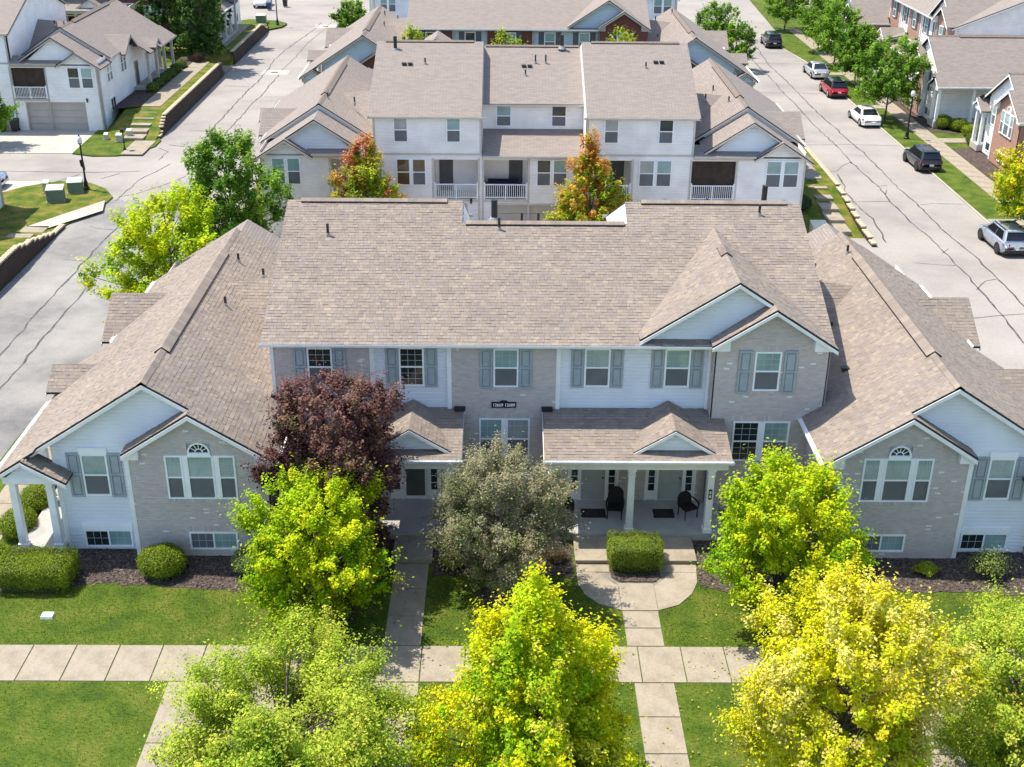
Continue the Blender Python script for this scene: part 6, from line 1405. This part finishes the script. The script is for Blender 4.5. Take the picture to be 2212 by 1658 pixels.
# ---- porch things
WICK = pm('black_wicker', (0.012, 0.011, 0.012), 0.6, 0.3, 30, 0.5, 90)
def chair(label, x, y, z, rz, tall=0.95):
    t = thing('porch_chair', label, 'chair', (x, y, z), rz, 'black porch chairs')
    m = MB(); m.box(-0.28, 0.28, -0.27, 0.25, 0.38, 0.45); m.build('seat', WICK, t)
    m = MB(); n = 12; pts = [(-0.30, 0.42)]+[(-0.30*math.cos(math.pi*i/n), tall-0.28+0.28*math.sin(math.pi*i/n)) for i in range(n+1)]+[(0.30, 0.42)]
    f = lambda p, d: (p[0], 0.23+0.14*(p[1]-0.42)+d, p[1])
    m.face([f(p, 0) for p in pts]); m.face([f(p, 0.05) for p in reversed(pts)])
    for i in range(len(pts)): a, b = pts[i], pts[(i+1) % len(pts)]; m.face([f(a, 0), f(b, 0), f(b, 0.05), f(a, 0.05)])
    m.build('backrest', WICK, t)
    for s in (-1, 1):
        for yy in (-0.25, 0.24): m = MB(); m.cyl((s*0.27, yy, 0), (s*0.27, yy*0.95, 0.40), 0.022, 0.025, 8); m.build('leg', WICK, t)
        m = MB(); m.tube([(s*0.28, -0.26, 0.40), (s*0.32, -0.25, 0.60), (s*0.33, -0.05, 0.64), (s*0.30, 0.24, 0.66)], [0.025, 0.03, 0.03, 0.025], 8); m.build('armrest', WICK, t)
    return t
chair('black wicker armchair with a high rounded back between the right doors', 4.35, -1.55, 0.3, R(-8), 1.12)
chair('black metal chair beside the rightmost porch column', 7.15, -1.5, 0.3, R(25), 0.92)
chair('black chair at the left end of the right porch behind the olive tree', 2.35, -1.9, 0.3, R(-60), 0.95)
MATM = pm('door_mat', (0.035, 0.03, 0.03), 0.95, 0.3, 20, 0.5, 60)
for (x, w, lab) in ((3.55, 0.95, 'black doormat in front of the left door of the right porch'), (6.25, 0.8, 'grey black doormat in front of the right door of the right porch')):
    t = thing('doormat', lab, 'doormat', (x, -1.35, 0.3)); m = MB(); m.box(-w/2, w/2, -0.32, 0.32, 0, 0.015); m.build('mat', MATM, t); m = MB(); m.box(-w/2+0.06, w/2-0.06, -0.26, 0.26, 0.015, 0.02); m.build('pile', MATM, t)
t = thing('porch_ornament', 'small silver ball lantern on the left porch floor', 'ornament', (-2.35, -1.0, 0.3)); m = MB(); m.lathe((0, 0, 0), [(0.05, 0), (0.10, 0.06), (0.11, 0.13), (0.06, 0.22), (0.02, 0.25)], 10); m.build('ball', CHROME, t)
t = thing('plant_pot', 'pot with pale pink flowers by the left porch column', 'plant pot', (-2.05, -1.9, 0.3)); m = MB(); m.lathe((0, 0, 0), [(0.10, 0), (0.15, 0.3), (0.17, 0.3)], 12); m.build('pot', PIPE, t)
rg_ = np.random.default_rng(4); pp = rg_.normal(0, 1, (260, 3)); pp /= np.linalg.norm(pp, axis=1, keepdims=True); pp = pp*rg_.random((260, 1))**0.4*np.array([0.26, 0.26, 0.3])+np.array([0, 0, 0.55])
cc = np.where((rg_.random(260) < 0.4)[:, None], np.array([[0.6, 0.42, 0.42]]), np.array([[0.10, 0.16, 0.05]])); leaf_mesh('foliage', pp, pp-np.array([0, 0, 0.55])+0.01, np.full(260, 0.07), cc, rg_, LEAFH, t)
t = thing('wall_lantern', 'black wall lantern right of the rightmost door', 'lantern', (7.45, -0.38, 1.95)); m = MB(); m.box(-0.05, 0.05, -0.03, 0.0, -0.12, 0.12); m.beam((0, 0, 0.2), (0, -0.17, 0.2), 0.025, 0.03); m.build('bracket', BLACK, t)
m = MB(); m.lathe((0, -0.15, -0.18), [(0.05, 0), (0.10, 0.28), (0.03, 0.38)], 6); m.build('lantern', BLACK, t); m = MB(); m.lathe((0, -0.15, -0.12), [(0.055, 0), (0.09, 0.2)], 8); m.build('glass', PANE_W, t)
# the house number plaque
t = thing('address_sign', 'black plaque with white house numbers on the middle brick panel', 'sign', (0.09, -0.085, 4.2))
m = MB(); prof_ = [(-0.47, 0.0), (0.47, 0.0), (0.47, 0.24)]+[(0.16*math.cos(a), 0.24+0.07*math.sin(a)) for a in [math.pi*i/8 for i in range(9)]]+[(-0.47, 0.24)]
m.face([(x, -0.03, z) for x, z in prof_]); m.face([(x, 0, z) for x, z in reversed(prof_)])
for i in range(len(prof_)): a, b = prof_[i], prof_[(i+1) % len(prof_)]; m.face([(a[0], -0.03, a[1]), (b[0], -0.03, b[1]), (b[0], 0, b[1]), (a[0], 0, a[1])])
m.build('plaque', DARK, t)
SIGNW = pm('sign_white', (0.9, 0.9, 0.9), 0.5, 0.02, 3)
def lettering(txt, parent, loc, size, mat, rx=math.pi/2, rz=0.0):
    cu = bpy.data.curves.new('lettering', 'FONT'); cu.body = txt; cu.size = size; cu.extrude = 0.004; cu.offset = 0.003; cu.align_x = 'CENTER'; cu.align_y = 'CENTER'; cu.space_character = 0.92
    o = bpy.data.objects.new('lettering_curve', cu); COL.objects.link(o); dg = bpy.context.evaluated_depsgraph_get(); me = bpy.data.meshes.new_from_object(o.evaluated_get(dg)); bpy.data.objects.remove(o)
    me.name = 'lettering'; me.materials.clear(); me.materials.append(mat); q = bpy.data.objects.new('lettering', me); COL.objects.link(q); q.parent = parent; q.location = loc; q.rotation_euler = (rx, 0, rz); return q
lettering('12669', t, (-0.225, -0.036, 0.115), 0.175, SIGNW); lettering('12689', t, (0.225, -0.036, 0.115), 0.175, SIGNW)
for (x, lab) in ((7.72, 'small dark number plate on the rightmost porch column'), (1.87, 'small dark number plate on the left column of the right porch')):
    t = thing('number_plate', lab, 'plate', (x, -2.69, 1.75)); m = MB(); m.box(-0.06, 0.06, -0.015, 0, 0, 0.42); m.build('plate', PIPE, t)
    for k in range(2): m = MB(); m.box(-0.03, 0.03, -0.02, -0.015, 0.07+0.17*k, 0.18+0.17*k); m.build('digit', SIGNW, t)
# satellite style fresh air hood and blue sofa on the middle balconies
NAVY = pm('navy_cover', (0.012, 0.014, 0.045), 0.8, 0.2, 4)
t = thing('covered_sofa', 'navy covered sofa on the centre balcony of the middle row', 'sofa', (0.0, 36.7, 1.4)); m = MB(); m.hexa([(-1.0, -0.4, 0), (1.0, -0.4, 0), (1.0, 0.45, 0), (-1.0, 0.45, 0), (-0.98, -0.36, 0.55), (0.98, -0.36, 0.55), (0.98, 0.4, 0.95), (-0.98, 0.4, 0.95)]); m.build('seat_cover', NAVY, t)
for s in (-1, 1): m = MB(); m.box(*sorted((s*1.0, s*1.14)), -0.4, 0.42, 0, 0.68); m.build('arm_cover', NAVY, t)
